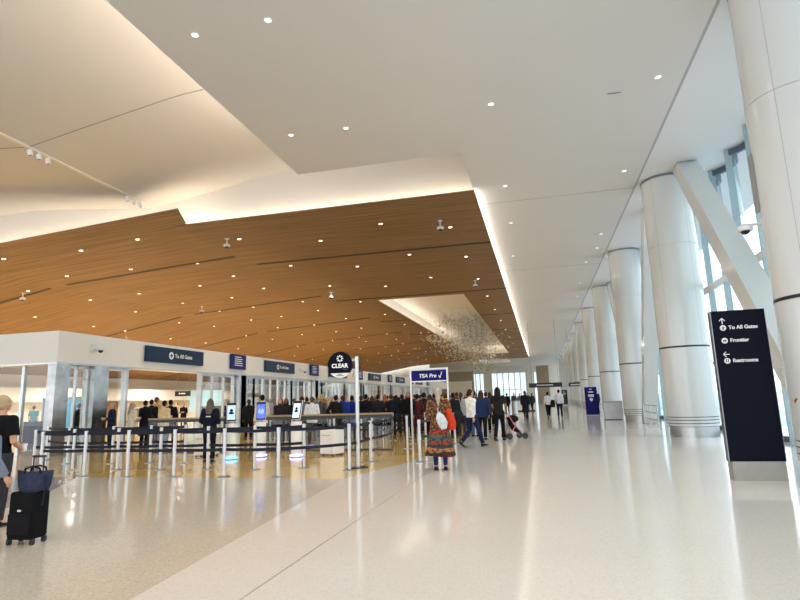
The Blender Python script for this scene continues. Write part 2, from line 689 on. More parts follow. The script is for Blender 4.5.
# lit recess (laylight) in the flat sheet
m = MB()
m.box2((SKX0 - 0.95, SKY0 - 0.1, 10.5), (SKX1 + 0.1, SKY1 + 0.1, 10.6))
m.box2((SKX0 - 0.95, SKY0 - 0.1, WZ + TH), (SKX0 - 0.85, SKY1 + 0.1, 10.5))
m.box2((SKX1 + 0.02, SKY0 - 0.1, WZ + TH), (SKX1 + 0.12, SKY1 + 0.1, 10.5))
m.box2((SKX0 - 0.95, SKY0 - 0.15, WZ + TH), (SKX1 + 0.1, SKY0 - 0.05, 10.5))
m.box2((SKX0 - 0.95, SKY1 + 0.02, WZ + TH), (SKX1 + 0.1, SKY1 + 0.12, 10.5))
struct(m.build('ceiling_recess', WHITE))

# ---- far end: white ceiling with a second coffer, header, window wall, taupe core
m = MB()
m.prism([(-60, 116.5, 9.3), (-12.5, 116.5, 9.3), (-12.5, 132, 9.3), (-6.2, 132, 9.3), (-6.2, 116.5, 9.3), (-1.93, 116.5, 9.3), (-1.93, 151, 9.3), (-60, 151, 9.3)], (0, 0, 0.2))
m.box2((-12.8, 116.3, 10.3), (-5.9, 132.3, 10.4))
m.box2((-12.8, 132.02, 9.5), (-5.9, 132.2, 10.3))
struct(m.build('ceiling_far', WHITE))
m = MB()
m.box2((-60, 149.6, 7.7), (4.0, 150.2, 9.3))
for x0, x1 in ((-60, -19.2), (-14.6, -12.6), (-3.4, -1.6), (1.4, 4.0)):
    m.box2((x0, 149.6, 0), (x1, 150.2, 7.7))
m.box2((4.0, 149.6, 0), (9.4, 150.2, 9.3))
struct(m.build('wall_far', CREAM))
m = MB()
m.box2((-0.62, 112, 0), (1.75, 116, 7.25))
struct(m.build('wall_core', TAUPE))
m = MB()
m.box2((-0.66, 111.96, 7.25), (1.79, 116.05, 7.4))
struct(m.build('trim_6', CREAM))
m = MB()
m.box2((-22.5, 128, 0), (-14.9, 130, 7.4))
struct(m.build('wall_far_panel', TAUPE))
m = MB()
m.box2((-21.0, 127.8, 0.0), (-15.2, 128.0, 5.2))
m.box2((-21.2, 127.7, 4.9), (-15.0, 127.8, 5.1))
struct(m.build('door_1', CREAM))


def far_window(idx, x0, x1, n):
    g = MB()
    g.box2((x0, 149.88, 0), (x1, 149.92, 7.7))
    o = struct(g.build('window_%d' % idx, TGLASS))
    f = MB()
    for k in range(n + 1):
        x = x0 + (x1 - x0) * k / n
        f.box2((x - 0.09, 149.7, 0), (x + 0.09, 150.0, 7.7))
    for z in (3.2, 7.6):
        f.box2((x0, 149.75, z - 0.06), (x1, 149.95, z + 0.06))
    f.build('window_frame', TEAL, o)


far_window(1, -14.4 - 4.6, -14.4, 4)
far_window(2, -12.5, -3.5, 6)
far_window(3, -1.5, 1.3, 2)

# ---- scalloped window wall beyond the columns: one bay every 2.65 m
PITCH = 10.6
BAY = PITCH / 6


def bay_mesh():
    n = 10
    R = []
    for k in range(n + 1):
        t = k / n
        a = math.radians(-62 + 124 * t)
        y = BAY / 2 + (BAY / 2) * math.sin(a) / math.sin(math.radians(62))
        x = 0.42 * (math.cos(a) - math.cos(math.radians(62))) / (1 - math.cos(math.radians(62)))
        R.append((x, y))
    g = MB()
    g.loft([[(x, y, 0) for x, y in R], [(x, y, 9.3) for x, y in R]], cap=False, closed=False)
    gm = g.mesh('window_glass', GLASS, True)
    h = MB()
    for zc, w, d in ((9.19, 0.20, 0.12), (0.08, 0.16, 0.12), (2.6, 0.06, 0.06)):
        rings = []
        for i, (x, y) in enumerate(R):
            rings.append([(x - d / 2, y, zc - w / 2), (x + d / 2, y, zc - w / 2), (x + d / 2, y, zc + w / 2), (x - d / 2, y, zc + w / 2)])
        h.loft(rings)
    h.mi = 1
    h.box2((-0.16, 0.0, 5.2), (-0.04, BAY, 5.42))
    hm = h.mesh('window_head', [WFRAME, STRIPW])
    f = MB()
    f.box2((-0.14, -0.03, 0), (0.06, 0.03, 9.3))
    fm = f.mesh('window_fin', TEAL)
    return gm, hm, fm


gm, hm, fm = bay_mesh()
wi = 4
for k in range(-3, 78):
    y0 = 1.45 + BAY * k + 5.3
    o = struct(link('window_%d' % wi, gm))
    o.location = (6.55, y0, 0)
    link('window_head_frame', hm, o)
    link('window_mullion', fm, o)
    wi += 1

# ---- checkpoint building: white fascia on steel portals
FX = -16.36
FY0, FY1 = 15.83, 100.0
m = MB()
m.box2((FX - 0.55, FY0, 3.19), (FX, FY1, 4.30))
m.box2((-46.5, FY0, 3.19), (FX - 0.55, FY0 + 0.55, 4.30))
struct(m.build('wall_fascia', FASC))
m = MB()
m.box2((FX - 0.6, FY0 - 0.02, 3.13), (FX + 0.02, FY1, 3.19))
m.box2((-46.5, FY0 - 0.02, 3.13), (FX - 0.6, FY0 + 0.55, 3.19))
struct(m.build('trim_7', STEEL))
# steel-clad pillars
def pillar(x0, x1, y0, y1, mt=STEEL):
    p = MB()
    p.box2((x0, y0, 0), (x1, y1, 3.14))
    return p


pl = pillar(FX - 0.30, FX + 0.06, FY0 - 0.06, FY0 + 0.52).build('wall_pillar', PSTEEL)
struct(pl)
PILL = []
for k in range(8):
    for y0, y1 in ((17.54, 18.25), (28.0 - 10.6 + 10.6, 28.75)):
        PILL.append((y0 + 10.65 * k, y1 + 10.65 * k))
for y0, y1 in PILL:
    if y1 < FY1:
        struct(pillar(FX - 0.5, FX + 0.04, y0, y1).build('wall_pillar', PSTEEL if y0 < 20 else STEEL))
wn = [100]


def portal(y0, y1, nv, door=False):
    """glazed bay in the fascia between two pillars"""
    g = MB()
    g.box2((FX - 0.27, y0, 0.0), (FX - 0.25, y1, 3.13))
    o = struct(g.build('window_%d' % wn[0], DGLASS))
    wn[0] += 1
    f = MB()
    for k in range(nv + 1):
        y = y0 + (y1 - y0) * k / nv
        f.box2((FX - 0.32, y - 0.035, 0), (FX - 0.20, y + 0.035, 3.13))
    f.box2((FX - 0.32, y0, 3.02), (FX - 0.20, y1, 3.13))
    f.box2((FX - 0.30, y0, 2.62), (FX - 0.22, y1, 2.66))
    f.box2((FX - 0.30, y0, 0.0), (FX - 0.22, y1, 0.12))
    f.build('window_frame', STEEL, o)


portal(16.4, 17.5, 2)
for k in range(7):
    d = 10.65 * k
    portal(18.3 + d, 19.5 + d, 1)
    if k > 0:
        portal(19.5 + d, 24.7 + d, 5)
    else:
        j = MB()
        for yy in (19.5, 24.7):
            j.box2((FX - 0.4, yy - 0.06, 0), (FX - 0.15, yy + 0.06, 3.13))
        struct(j.build('door_2', STEEL))
    portal(24.7 + d, 27.9 + d, 3)
# left face glazing
g = MB()
g.box2((-46, FY0 + 0.25, 0), (FX - 0.4, FY0 + 0.27, 3.13))
o = struct(g.build('window_160', DGLASS))
f = MB()
for x in (at_y(22, 400, FY0 + 0.25).x, -21.6, -25.2, -28.8, -33, -37, -41):
    f.box2((x - 0.06, FY0 + 0.2, 0), (x + 0.06, FY0 + 0.32, 3.13))
f.build('window_frame', STEEL, o)

# interior of the checkpoint hall
m = MB()
m.box2((-47.2, 16.5, 0), (-47.0, 116.5, 6.0))
struct(m.build('wall_back', CREAM))
m = MB()
m.box2((-60, 115.6, 0), (-22.6, 115.8, 9.3))
struct(m.build('wall_hall_end', CREAM))
m = MB()
m.box2((-46.99, 30, 2.3), (-45.6, 114, 3.6))
struct(m.build('ceiling_bulkhead', FASC))
m = MB()
m.box2((-46.9, 35, 0), (-46.8, 37.4, 2.25))
m.box2((-46.9, 52, 0), (-46.8, 54.0, 2.25))
struct(m.build('door_3', mat('door_brown', srgb(150, 118, 80), 0.5, noise=(3, 0.06))))

# ================================================================== COLUMNS, BRACES
def column_parts():
    m_ = MB()
    m_.lathe([(0.82, 0.68), (0.82, 3.02)], n=48)
    m_.lathe([(0.82, 3.08), (0.82, 6.70)], n=48)
    m_.lathe([(0.82, 6.715), (0.82, 9.22)], n=48)
    m_.lathe([(0.80, 0.66), (0.80, 9.3)], n=48)
    for z0, z1 in ((0.36, 0.445), (0.47, 0.555), (0.58, 0.655)):
        m_.lathe([(0.82, z0), (0.82, z1)], n=48)
    shaft = m_.mesh('shaft', COLW, False)
    r = MB()
    r.lathe([(0.825, 3.02), (0.825, 3.08)], n=48)
    ring = r.mesh('shadow_gap', BLACKM)
    r = MB()
    r.lathe([(0.812, 0.345), (0.812, 0.36), (0.790, 0.36), (0.790, 0.445), (0.812, 0.445), (0.812, 0.47), (0.790, 0.47), (0.790, 0.555), (0.812, 0.555), (0.812, 0.58), (0.790, 0.58), (0.790, 0.655), (0.812, 0.655), (0.812, 0.68)], n=48)
    low = r.mesh('lower_shadow_gaps', BLACKM)
    k = MB()
    k.lathe([(0.77, 0.0), (0.77, 0.36)], n=48)
    base = k.mesh('base_skirt', STEEL)
    t = MB()
    t.lathe([(0.835, 9.22), (0.835, 9.3)], n=48)
    top = t.mesh('top_collar', STEELD)
    s_ = MB()
    for a in (224.5, 300):
        c_, n_ = math.cos(math.radians(a)), math.sin(math.radians(a))
        s_.box((0.8185 * c_, 0.8185 * n_, 6.15), (0.006, 0.006, 6.1), math.radians(a))
    seam = s_.mesh('panel_seam', JOINT)
    return shaft, ring, base, top, seam, low


def on_column(x, y):
    d = ray(x, y)
    lo, best = None, None
    a = d.x ** 2 + d.y ** 2
    b = -2 * (d.x * 4.93 + d.y * 10.8)
    c = 4.93 ** 2 + 10.8 ** 2 - 0.82 ** 2
    k = (-b - math.sqrt(max(0.0, b * b - 4 * a * c))) / (2 * a)
    return Vector((d.x * k, d.y * k, EYE + d.z * k))


CP = column_parts()
CN = ('shaft', 'shadow_gap', 'base_skirt', 'top_collar', 'panel_seam', 'lower_shadow_gaps')
corder = ['white round column carrying a camera bracket, behind the navy directory sign',
          'second white round column from the directory sign, with a slanted brace meeting its head',
          'third white round column from the directory sign, beside a grey metal bin',
          'fourth white round column from the directory sign, behind the blue freestanding sign',
          'fifth white round column from the directory sign', 'sixth white round column from the directory sign',
          'seventh white round column from the directory sign', 'eighth white round column from the directory sign',
          'ninth white round column from the directory sign', 'tenth white round column, far down the hall',
          'eleventh white round column, far down the hall', 'last white round column of the row, by the far wall']
for i, lab in enumerate(corder):
    t = thing('column', lab, 'column', (4.93 + (0.12 if i else 0.0), 10.8 + PITCH * i, 0), 0, 'white columns along the glass wall')
    t['kind'] = 'thing'
    for n_, me in zip(CN, CP):
        o = link(n_, me, t)
        smooth_angle(o)
    if i == 0:
        g = MB()
        g.box((-0.806, 0.20, 4.75 + 0.55), (0.05, 0.20, 1.1))
        g.build('speaker_grille', mat('grille_grey', srgb(150, 148, 146), 0.6, noise=(60, 0.2)), t)
        for (x_, y_) in ((771, 344), (769, 372)):
            q_ = on_column(x_, y_)
            a_ = math.atan2(q_.y - 10.8, q_.x - 4.93)
            g = MB()
            g.box((0.82 * math.cos(a_), 0.82 * math.sin(a_), q_.z), (0.04, 0.07, 0.12), a_)
            g.build('switch_plate', PLAST, t)
        q_ = on_column(796, 400)
        a_ = math.atan2(q_.y - 10.8, q_.x - 4.93)
        g = MB()
        g.box((0.822 * math.cos(a_), 0.822 * math.sin(a_), q_.z), (0.006, 0.10, 0.035), rot=(Matrix.Rotation(a_, 3, 'Z') @ Matrix.Rotation(0.5, 3, 'X')))
        g.box((0.822 * math.cos(a_), 0.822 * math.sin(a_) + 0.03, q_.z - 0.02), (0.006, 0.05, 0.06), rot=(Matrix.Rotation(a_, 3, 'Z') @ Matrix.Rotation(-0.2, 3, 'X')))
        g.build('orange_mark', mat('orange_mark', srgb(176, 92, 44), 0.6), t)['label'] = 'small orange-brown mark on the white column'


def brace(p0, p1, lab):
    p0, p1 = Vector(p0), Vector(p1)
    m_ = MB()
    d = (p1 - p0).normalized()
    wv = Vector((1, 0, 0))
    hv = Vector((0, 1, 0))
    a, b = 0.31, 0.30 / abs(d.z)
    rings = []
    for p in (p0, p1):
        rings.append([p + wv * (sx * a) + hv * (sy * b) for sx, sy in ((-1, -1), (1, -1), (1, 1), (-1, 1))])
    m_.loft(rings)
    o = m_.build('brace', COLW)
    tag(o, lab, 'brace', 'white slanted steel braces')
    return o


brace((5.45, 20.05, 9.28), (5.45, 12.15, 0.02), 'square white brace slanting from the ceiling down behind the navy directory sign')
brace((5.15, 24.8, 9.28), (5.15, 30.2, 0.02), 'square white brace standing slanted between the second and third column')
for k in (2, 4, 6):
    brace((5.45, 20.05 + PITCH * k, 9.28), (5.45, 12.15 + PITCH * k, 0.02), 'square white brace far down the column row, beside column %s' % {2: 'four', 4: 'six', 6: 'eight'}[k])

# security camera on the first column
t = thing('security_camera', 'white dome security camera on a bracket arm from the nearest column', 'camera', (4.15, 11.02, 4.46))
t.scale = (0.8, 0.8, 0.8)
m = MB()
m.cyl((0.02, 0, 0.08), (-0.36, -0.02, 0.06), 0.035)
m.cyl((0.05, 0, -0.06), (0.05, 0, 0.2), 0.07)
m.build('bracket', CAMW, t)
m = MB()
m.lathe([(0.05, 0.12), (0.15, 0.06), (0.16, 0.0), (0.15, -0.05)], (-0.36, 0, -0.02), 20)
smooth_angle(m.build('housing', CAMW, t))
m = MB()
m.ball((-0.36, 0, -0.06), (0.10, 0.10, 0.09))
m.build('dome', BLACKM, t, True)

# ================================================================== DIRECTORY SIGN
t = thing('directory_sign', 'tall navy directory sign on a grey plinth listing gates and restrooms', 'sign', (3.52, 11.0, 0))
m = MB()
m.box2((-0.40, -0.05, 0), (0.42, 0.20, 0.32))
m.build('plinth', GREYBASE, t)
m = MB()
m.box2((-0.43, -0.04, 0.32), (0.43, 0.10, 2.95))
m.build('panel', NAVYS, t)
m = MB()
m.box2((-0.445, -0.035, 0.32), (-0.43, 0.10, 2.95))
m.box2((0.43, -0.035, 0.32), (0.44, 0.10, 2.95))
m.build('edge_strip', STEELD, t)
FR = (PI / 2, 0, 0)
for body, x, z in (('To All Gates', -0.175, 2.64), ('Frontier', -0.175, 2.41), ('Restrooms', -0.175, 2.05)):
    text('lettering', body, 0.090, t, LETTER, (x, -0.046, z), FR, bold=0.002)


def disc_icon(x, z, r, parent, inner):
    q = MB()
    q.cyl((x, -0.041, z), (x, -0.047, z), r, n=24)
    q.build('icon', LETTER, parent)
    q = MB()
    if inner == 'plane':
        q.box((x, -0.048, z), (r * 0.25, 0.004, r * 1.3))
        q.box((x, -0.048, z), (r * 1.3, 0.004, r * 0.25), 0)
        q.box((x, -0.048, z - r * 0.55), (r * 0.6, 0.004, r * 0.2), 0)
    elif inner == 'check':
        q.box((x, -0.048, z + r * 0.2), (r * 1.1, 0.004, r * 0.25))
        q.box((x - r * 0.3, -0.048, z - r * 0.25), (r * 0.3, 0.004, r * 0.7))
        q.box((x + r * 0.3, -0.048, z - r * 0.25), (r * 0.3, 0.004, r * 0.7))
    else:
        for dx in (-0.32, 0.32):
            q.cyl((x + dx * r, -0.046, z + r * 0.5), (x + dx * r, -0.050, z + r * 0.5), r * 0.16, n=10)
            q.box((x + dx * r, -0.048, z - r * 0.1), (r * 0.3, 0.004, r * 0.9))
    q.build('pictogram', NAVYS, parent)


disc_icon(-0.262, 2.64, 0.05, t, 'plane')
disc_icon(-0.262, 2.41, 0.05, t, 'check')
disc_icon(-0.262, 2.05, 0.05, t, 'wc')


def arrow(x, z, s_, ang, parent):
    q = MB()
    R_ = Matrix.Rotation(ang, 3, 'Y')
    def bx(cx, cz, w, h, a):
        c = R_ @ Vector((cx, 0, cz))
        q.box((x + c.x, -0.044, z + c.z), (w, 0.006, h), rot=Matrix.Rotation(ang + a, 3, 'Y'))
    bx(0, -0.1 * s_, 0.22 * s_, 1.6 * s_, 0)
    bx(-0.36 * s_, 0.42 * s_, 0.22 * s_, 1.1 * s_, math.radians(45))
    bx(0.36 * s_, 0.42 * s_, 0.22 * s_, 1.1 * s_, math.radians(-45))
    q.build('arrow', LETTER, parent)


arrow(-0.265, 2.765, 0.06, 0, t)
arrow(-0.265, 2.165, 0.06, -PI / 2, t)

# ================================================================== FASCIA SIGNS
def wall_sign(y0, y1, z0, z1, m_, lab, lines=None, size=0.3, icon=True, grp=None):
    t_ = thing('wall_sign', lab, 'sign', (FX + 0.02, (y0 + y1) / 2, (z0 + z1) / 2), PI / 2, grp)
    w, h = y1 - y0, z1 - z0
    q = MB()
    q.box2((-w / 2, -0.12, -h / 2), (w / 2, -0.02, h / 2))
    q.build('panel', m_, t_)
    q = MB()
    q.box2((-w / 2 + 0.1, -0.02, -h / 2 + 0.05), (w / 2 - 0.1, 0.02, h / 2 - 0.05))
    q.build('mounting_frame', STEELD, t_)
    if lines == 'bars':
        q = MB()
        rr = random.Random(3)
        for k in range(5):
            ww = w * rr.uniform(0.4, 0.62)
            zz = h * (0.32 - 0.14 * k)
            q.box2((-w * 0.28, -0.126, zz - h * 0.028), (-w * 0.28 + ww, -0.12, zz + h * 0.028))
        q.build('lettering', LETTER, t_)
    elif lines:
        text('lettering', lines, size, t_, LETTER, (-0.16, -0.122, 0), FR, bold=0.005)
        if icon:
            q = MB()
            q.cyl((-0.42, -0.115, 0), (-0.42, -0.126, 0), 0.17, n=24)
            q.build('icon', LETTER, t_)
            q = MB()
            q.box((-0.42, -0.128, 0), (0.05, 0.008, 0.2))
            q.box((-0.42, -0.128, 0), (0.2, 0.008, 0.05))
            q.build('pictogram', m_, t_)
    return t_


for k in range(6):
    d = 10.65 * k
    wall_sign(20.2 + d, 24.35 + d, 3.47, 4.15, SIGNB,
              ['long slate blue sign over the first open gateway, nearest the steel corner pillar', 'long slate blue sign on the fascia over the second gateway',
               'long slate blue sign over the third gateway, behind the round navy sign', 'long slate blue sign over the fourth gateway, past the pole of the round sign',
               'long slate blue sign on the fascia over the fifth gateway', 'long slate blue sign over the sixth gateway, behind the navy header frame'][k],
              'To All Gates', 0.25, True, 'slate blue gateway signs on the white fascia')
for k in range(6):
    d = 10.8 * k
    wall_sign(26.95 + d, 28.5 + d, 3.46, 4.27, SIGNC,
              'small cobalt blue information sign on the fascia beyond gateway ' + ['one', 'two', 'three', 'four', 'five', 'six'][k],
              'bars', grp='cobalt information signs on the white fascia')


def fascia_camera(y, z, lab):
    t_ = thing('security_camera', lab, 'camera', (FX + 0.02, y, z), 0, 'cameras on the white fascia')
    q = MB()
    q.box2((0, -0.12, -0.05), (0.05, 0.12, 0.22))
    q.cyl((0.02, 0, 0.05), (0.32, 0, 0.05), 0.03, n=8)
    q.build('bracket', CAMW, t_)
    q = MB()
    q.lathe([(0.05, 0.10), (0.13, 0.05), (0.14, -0.02)], (0.34, 0, 0), 16)
    q.build('housing', CAMW, t_)
    q = MB()
    q.ball((0.34, 0, -0.03), (0.09, 0.09, 0.09))
    q.build('dome', BLACKM, t_, True)


fascia_camera(17.4, 3.72, 'white dome camera on the fascia above the first steel pillar')
fascia_camera(36.2, 3.68, 'white dome camera on the fascia between the second and third gateway')
fascia_camera(47.6, 3.75, 'white dome camera on the fascia past the round navy sign')

# ================================================================== CEILING LIGHTS
def light_proto():
    q = MB()
    q.lathe([(0.10, 0.02), (0.10, -0.012), (0.075, -0.012), (0.065, 0.0)], n=20)
    q2 = MB()
    q2.cyl((0, 0, 0.004), (0, 0, -0.006), 0.066, n=16)
    return q.mesh('trim_ring', CAMW), q2.mesh('lens', LAMPC)


RG, LN = light_proto()
LPX = [(268, 20), (195, 35), (346, 128), (291, 135), (491, 104), (658, 77), (624, 171), (505, 186), (511, 223), (601, 234), (597, 248), (586, 262), (513, 256), (580, 283), (577, 296)]
spots_ = [fl(x, y, CZ) for x, y in LPX]
for i, p in enumerate(spots_):
    side = 'by the column strip' if p.x > 2 else ('beside the wood ceiling' if p.y > 19 else 'near the raised coffer' if p.x < -3 else 'in open ceiling')
    o = thing('recessed_light', 'round recessed downlight in the white ceiling %s, %s' % (side, ['bright', 'nearest the coffer edge', 'small', 'small and warm', 'alone', 'large', 'faint', 'faint and alone', 'tiny', 'tiny and faint', 'tiny beyond the joint', 'tiny farther on', 'tiny and far', 'a far speck', 'the farthest speck'][i]), 'ceiling light', (p.x, p.y, CZ), 0, 'downlights in the white ceiling')
    link('trim_ring', RG, o)
    link('lens', LN, o)
for (x, y) in ((614, 93), (597, 234)):
    p = fl(x, y, CZ)
    q = MB()
    q.box((0, 0, -0.004), (0.34, 0.05, 0.012))
    o = q.build('ceiling_vent', STEELD)
    o.location = (p.x, p.y, CZ)
    tag(o, 'short dark slit vent in the white ceiling %s' % ('near the first column' if y < 100 else 'by the third column'), 'vent')
q = MB()
q.cyl((0, 0, 0.012), (0, 0, -0.012), 0.085, n=14)
q.mi = 1
q.cyl((0, 0, -0.006), (0, 0, -0.020), 0.06, n=12)
WL = q.mesh('recessed_light', [CAMW, LAMP])
rr = random.Random(11)
for X in (-13.0, -9.6, -6.2, -3.4):
    for k in range(14):
        Y = 22.0 + k * (5.2 + 0.25 * k) + (1.5 if X in (-9.6, -3.4) else 0)
        if Y > 112 or (SKX0 - 0.4 < X < SKX1 + 0.4 and SKY0 - .6 < Y < SKY1 + .6):
            continue
        o = link('recessed_light', WL)
        o.location = (X, Y, wz(X))
        tag(o, 'small round downlight in the flat wood ceiling sheet around the bright laylight', 'ceiling light', 'downlights in the flat wood sheet')
for X in (-17.0, -20.2, -23.4, -27.2, -31.0, -35.2, -40.0):
    for k in range(17):
        Y = 20.2 + k * (3.6 + 0.16 * k) + rr.uniform(-0.9, 0.9)
        if Y > 110:
            continue
        o = link('recessed_light', WL)
        x = X + rr.uniform(-0.5, 0.5)
        o.location = (x, Y, wz(x))
        if x < X2:
            tag(o, 'small round downlight in the steep wood ceiling fold over the checkpoint', 'ceiling light', 'downlights in the steep wood fold')
        else:
            tag(o, 'small round downlight in the gently sloping wood ceiling sheet', 'ceiling light', 'downlights in the sloping wood sheet')


def track_head(p, lab):
    t_ = thing('track_spotlight', lab, 'spotlight', p, 0, 'spotlights on the coffer fold')
    q_ = MB()
    q_.cyl((0, 0, 0.0), (0, 0, 0.14), 0.02, n=8)
    q_.build('stem', CAMW, t_)
    q_ = MB()
    q_.cyl((0, -0.02, 0.02), (0.02, 0.03, -0.15), 0.085, n=16)
    q_.build('can', CAMW, t_)
    q_ = MB()
    q_.cyl((0.019, 0.027, -0.145), (0.021, 0.032, -0.155), 0.07, n=14)
    q_.build('lens', BLACKM, t_)


for i, Y in enumerate((13.9, 14.25, 14.62)):
    track_head((-16.2, Y, 10.2), ['first', 'middle', 'last'][i] + ' of three white spotlights on the coffer fold close to the camera')
for i, Y in enumerate((18.5, 18.9, 19.3)):
    track_head((-16.2, Y, 10.2), ['first', 'middle', 'last'][i] + ' of three white spotlights on the coffer fold above the wood edge')


def ceiling_cam(x, y, z, lab):
    t_ = thing('security_camera', lab, 'camera', (x, y, z), 0, 'cameras under the wood ceiling')
    q_ = MB()
    q_.cyl((0, 0, 0), (0, 0, -0.25), 0.03, n=8)
    q_.cyl((0, 0, 0), (0, 0, -0.02), 0.10, n=14)
    q_.build('stem', CAMW, t_)
    q_ = MB()
    q_.lathe([(0.06, 0.06), (0.15, 0.0), (0.15, -0.06), (0.05, -0.12)], (0, 0, -0.30), 16)
    q_.build('housing', CAMW, t_)
    q_ = MB()
    q_.ball((0, 0, -0.38), (0.10, 0.10, 0.09))
    q_.build('dome', BLACKM, t_, True)


def on_wood(x, y):
    z = 8.6
    for _ in range(8):
        p = fl(x, y, z)
        z = wz(p.x)
    return p.x, p.y, z - 0.03


for (x, y, lab) in ((227, 238, 'white camera hanging under the wood ceiling near its front edge'), (23, 294, 'white dome camera hanging below the black slot of the steep wood fold'),
                    (440, 220, 'white camera hanging under the flat wood sheet near the white ceiling'), (475, 280, 'small white camera under the flat wood sheet before the laylight'),
                    (331, 292, 'small white camera under the wood ceiling near the crease'), (202, 306, 'small camera under the sloping wood sheet')):
    ceiling_cam(*on_wood(x, y), lab)

# ================================================================== HANGING SCULPTURE
t = thing('hanging_sculpture', 'hanging sculpture of countless small pale metallic leaves below the bright laylight', 'sculpture', (-8.0, 64, 10.45))
t.scale = (0.76, 1.0, 0.93)
m = MB()
m.box2((-1.6, -9, -0.05), (1.6, 14, 0.03))
m.build('ceiling_plate', CAMW, t)
LEAF = mat('leaf_metal', (0.78, 0.72, 0.58, 1), 0.4, metal=0.3, noise=(9, 0.3))
LEAF2 = mat('leaf_grey', (0.36, 0.34, 0.31, 1), 0.45, metal=0.4, noise=(9, 0.3))
m = MB()
rr = random.Random(5)
clusters = [((-0.3, 0, -3.3), (3.6, 8, 1.5), 1300), ((1.6, 4, -3.2), (2.6, 8, 1.6), 800), ((-3.6, -2, -2.4), (1.8, 4, 0.45), 240), ((1.0, 8, -5.0), (2.0, 5, 0.9), 300), ((-0.6, -4, -0.9), (2.8, 5, 0.4), 240), ((0.6, 4, -1.9), (3.0, 8, 0.6), 380)]
cables = []
for c, e_, n_ in clusters:
    for k in range(n_):
        p = Vector((rr.gauss(c[0], e_[0] * 0.55), rr.gauss(c[1], e_[1] * 0.5), min(-0.25, rr.gauss(c[2], e_[2] * 0.55))))
        a = Euler((rr.uniform(0, 6.3), rr.uniform(-0.7, 0.7), rr.uniform(0, 6.3))).to_matrix()
        l, w = rr.uniform(0.12, 0.26), rr.uniform(0.05, 0.11)
        m.mi = 0 if rr.random() < 0.62 else 1
        m.poly([p + a @ Vector(v) for v in ((-l, 0, 0), (0, -w, 0.03), (l, 0, 0), (0, w, 0.03))])
        if k % 9 == 0:
            cables.append(p)
o = m.build('leaves', [LEAF, LEAF2], t)
o['kind'] = 'stuff'
m = MB()
for p in cables:
    m.box2((p.x - .006, p.y - .006, p.z), (p.x + .006, p.y + .006, 0))
o = m.build('suspension_wires', STEELD, t)
o['kind'] = 'stuff'

# ================================================================== ROUND SIGN ON POLE
t = thing('pole_sign', 'round navy enrolment sign with white lettering on a tall white pole', 'sign', (-4.27, 12.72, 0))
m = MB()
m.lathe([(0.24, 0.0), (0.24, 0.012), (0.20, 0.02)], n=32)
m.build('base_plate', BLACKM, t)
m = MB()
m.cyl((0, 0, 0.015), (0, 0, 2.60), 0.042, n=20)
smooth_angle(m.build('pole', POSTW, t))
m = MB()
for z in (2.28, 2.52):
    m.box2((-0.12, -0.012, z - 0.03), (-0.02, 0.012, z + 0.03))
m.build('bracket', STEELD, t)
sc = (-0.42, 0.0, 2.42)
m = MB()
m.cyl((sc[0], -0.03, sc[2]), (sc[0], 0.03, sc[2]), 0.315, n=56)
m.build('disc', NAVYS, t)
m = MB()
pts = []
for k in range(19):
    a = math.radians(220 + 100 * k / 18)
    pts.append((sc[0] + 0.317 * math.cos(a), -0.034, sc[2] + 0.317 * math.sin(a)))
m.prism(pts, (0, 0.068, 0))
lo = m.build('lower_band', PLAST, t)
text('lettering', 'CLEAR', 0.135, t, LETTER, (sc[0] - 0.005, -0.032, sc[2] - 0.03), FR, bold=0.006, align='CENTER', space=1.06)
m = MB()
m.box2((sc[0] + 0.08, -0.034, sc[2] - 0.125), (sc[0] + 0.19, -0.030, sc[2] - 0.11))
for k, (w, z) in enumerate(((0.10, -0.232), (0.19, -0.262))):
    m.box2((sc[0] - w / 2, -0.037, sc[2] + z - .008), (sc[0] + w / 2, -0.034, sc[2] + z + .008))
m.build('small_print', mat('grey_print', srgb(90, 92, 104), 0.6), t)
m = MB()
for k in range(8):
    a = 2 * PI * k / 8
    c0 = (sc[0] + 0.062 * math.cos(a), -0.033, sc[2] + 0.15 + 0.062 * math.sin(a))
    m.box(c0, (0.046, 0.006, 0.030), rot=Matrix.Rotation(-a, 3, 'Y'))
m.build('emblem', LETTER, t)

# ================================================================== NAVY HEADER FRAME
t = thing('header_sign', 'navy precheck lane header sign carried by a two-post white frame', 'sign', (-3.80, 19.3, 0))
t.scale = (1.0, 1.0, 0.972)
hw = 0.66
for sx in (-1, 1):
    m = MB()
    m.box2((sx * hw - 0.028, -0.028, 0.012), (sx * hw + 0.028, 0.028, 2.62))
    m.build('post', POSTW, t)
    m = MB()
    m.box2((sx * hw - 0.14, -0.16, 0.0), (sx * hw + 0.14, 0.16, 0.014))
    m.build('foot_plate', STEELD, t)
m = MB()
m.box2((-hw - 0.035, -0.035, 2.62), (hw + 0.035, 0.035, 2.68))
m.box2((-hw, -0.03, 2.19), (hw, 0.03, 2.23))
m.build('crossbar', POSTW, t)
m = MB()
m.box2((-hw + 0.035, -0.03, 2.23), (hw - 0.035, 0.03, 2.60))
m.build('panel', SIGNV, t)
text('lettering', 'TSA Pre', 0.185, t, LETTER, (-0.36, -0.032, 2.40), FR, bold=0.005, shear=0.2)
m = MB()
m.box((0.375, -0.033, 2.37), (0.025, 0.006, 0.09), rot=Matrix.Rotation(math.radians(-30), 3, 'Y'))
m.box((0.435, -0.033, 2.42), (0.025, 0.006, 0.24), rot=Matrix.Rotation(math.radians(18), 3, 'Y'))
m.build('tick_mark', LETTER, t)

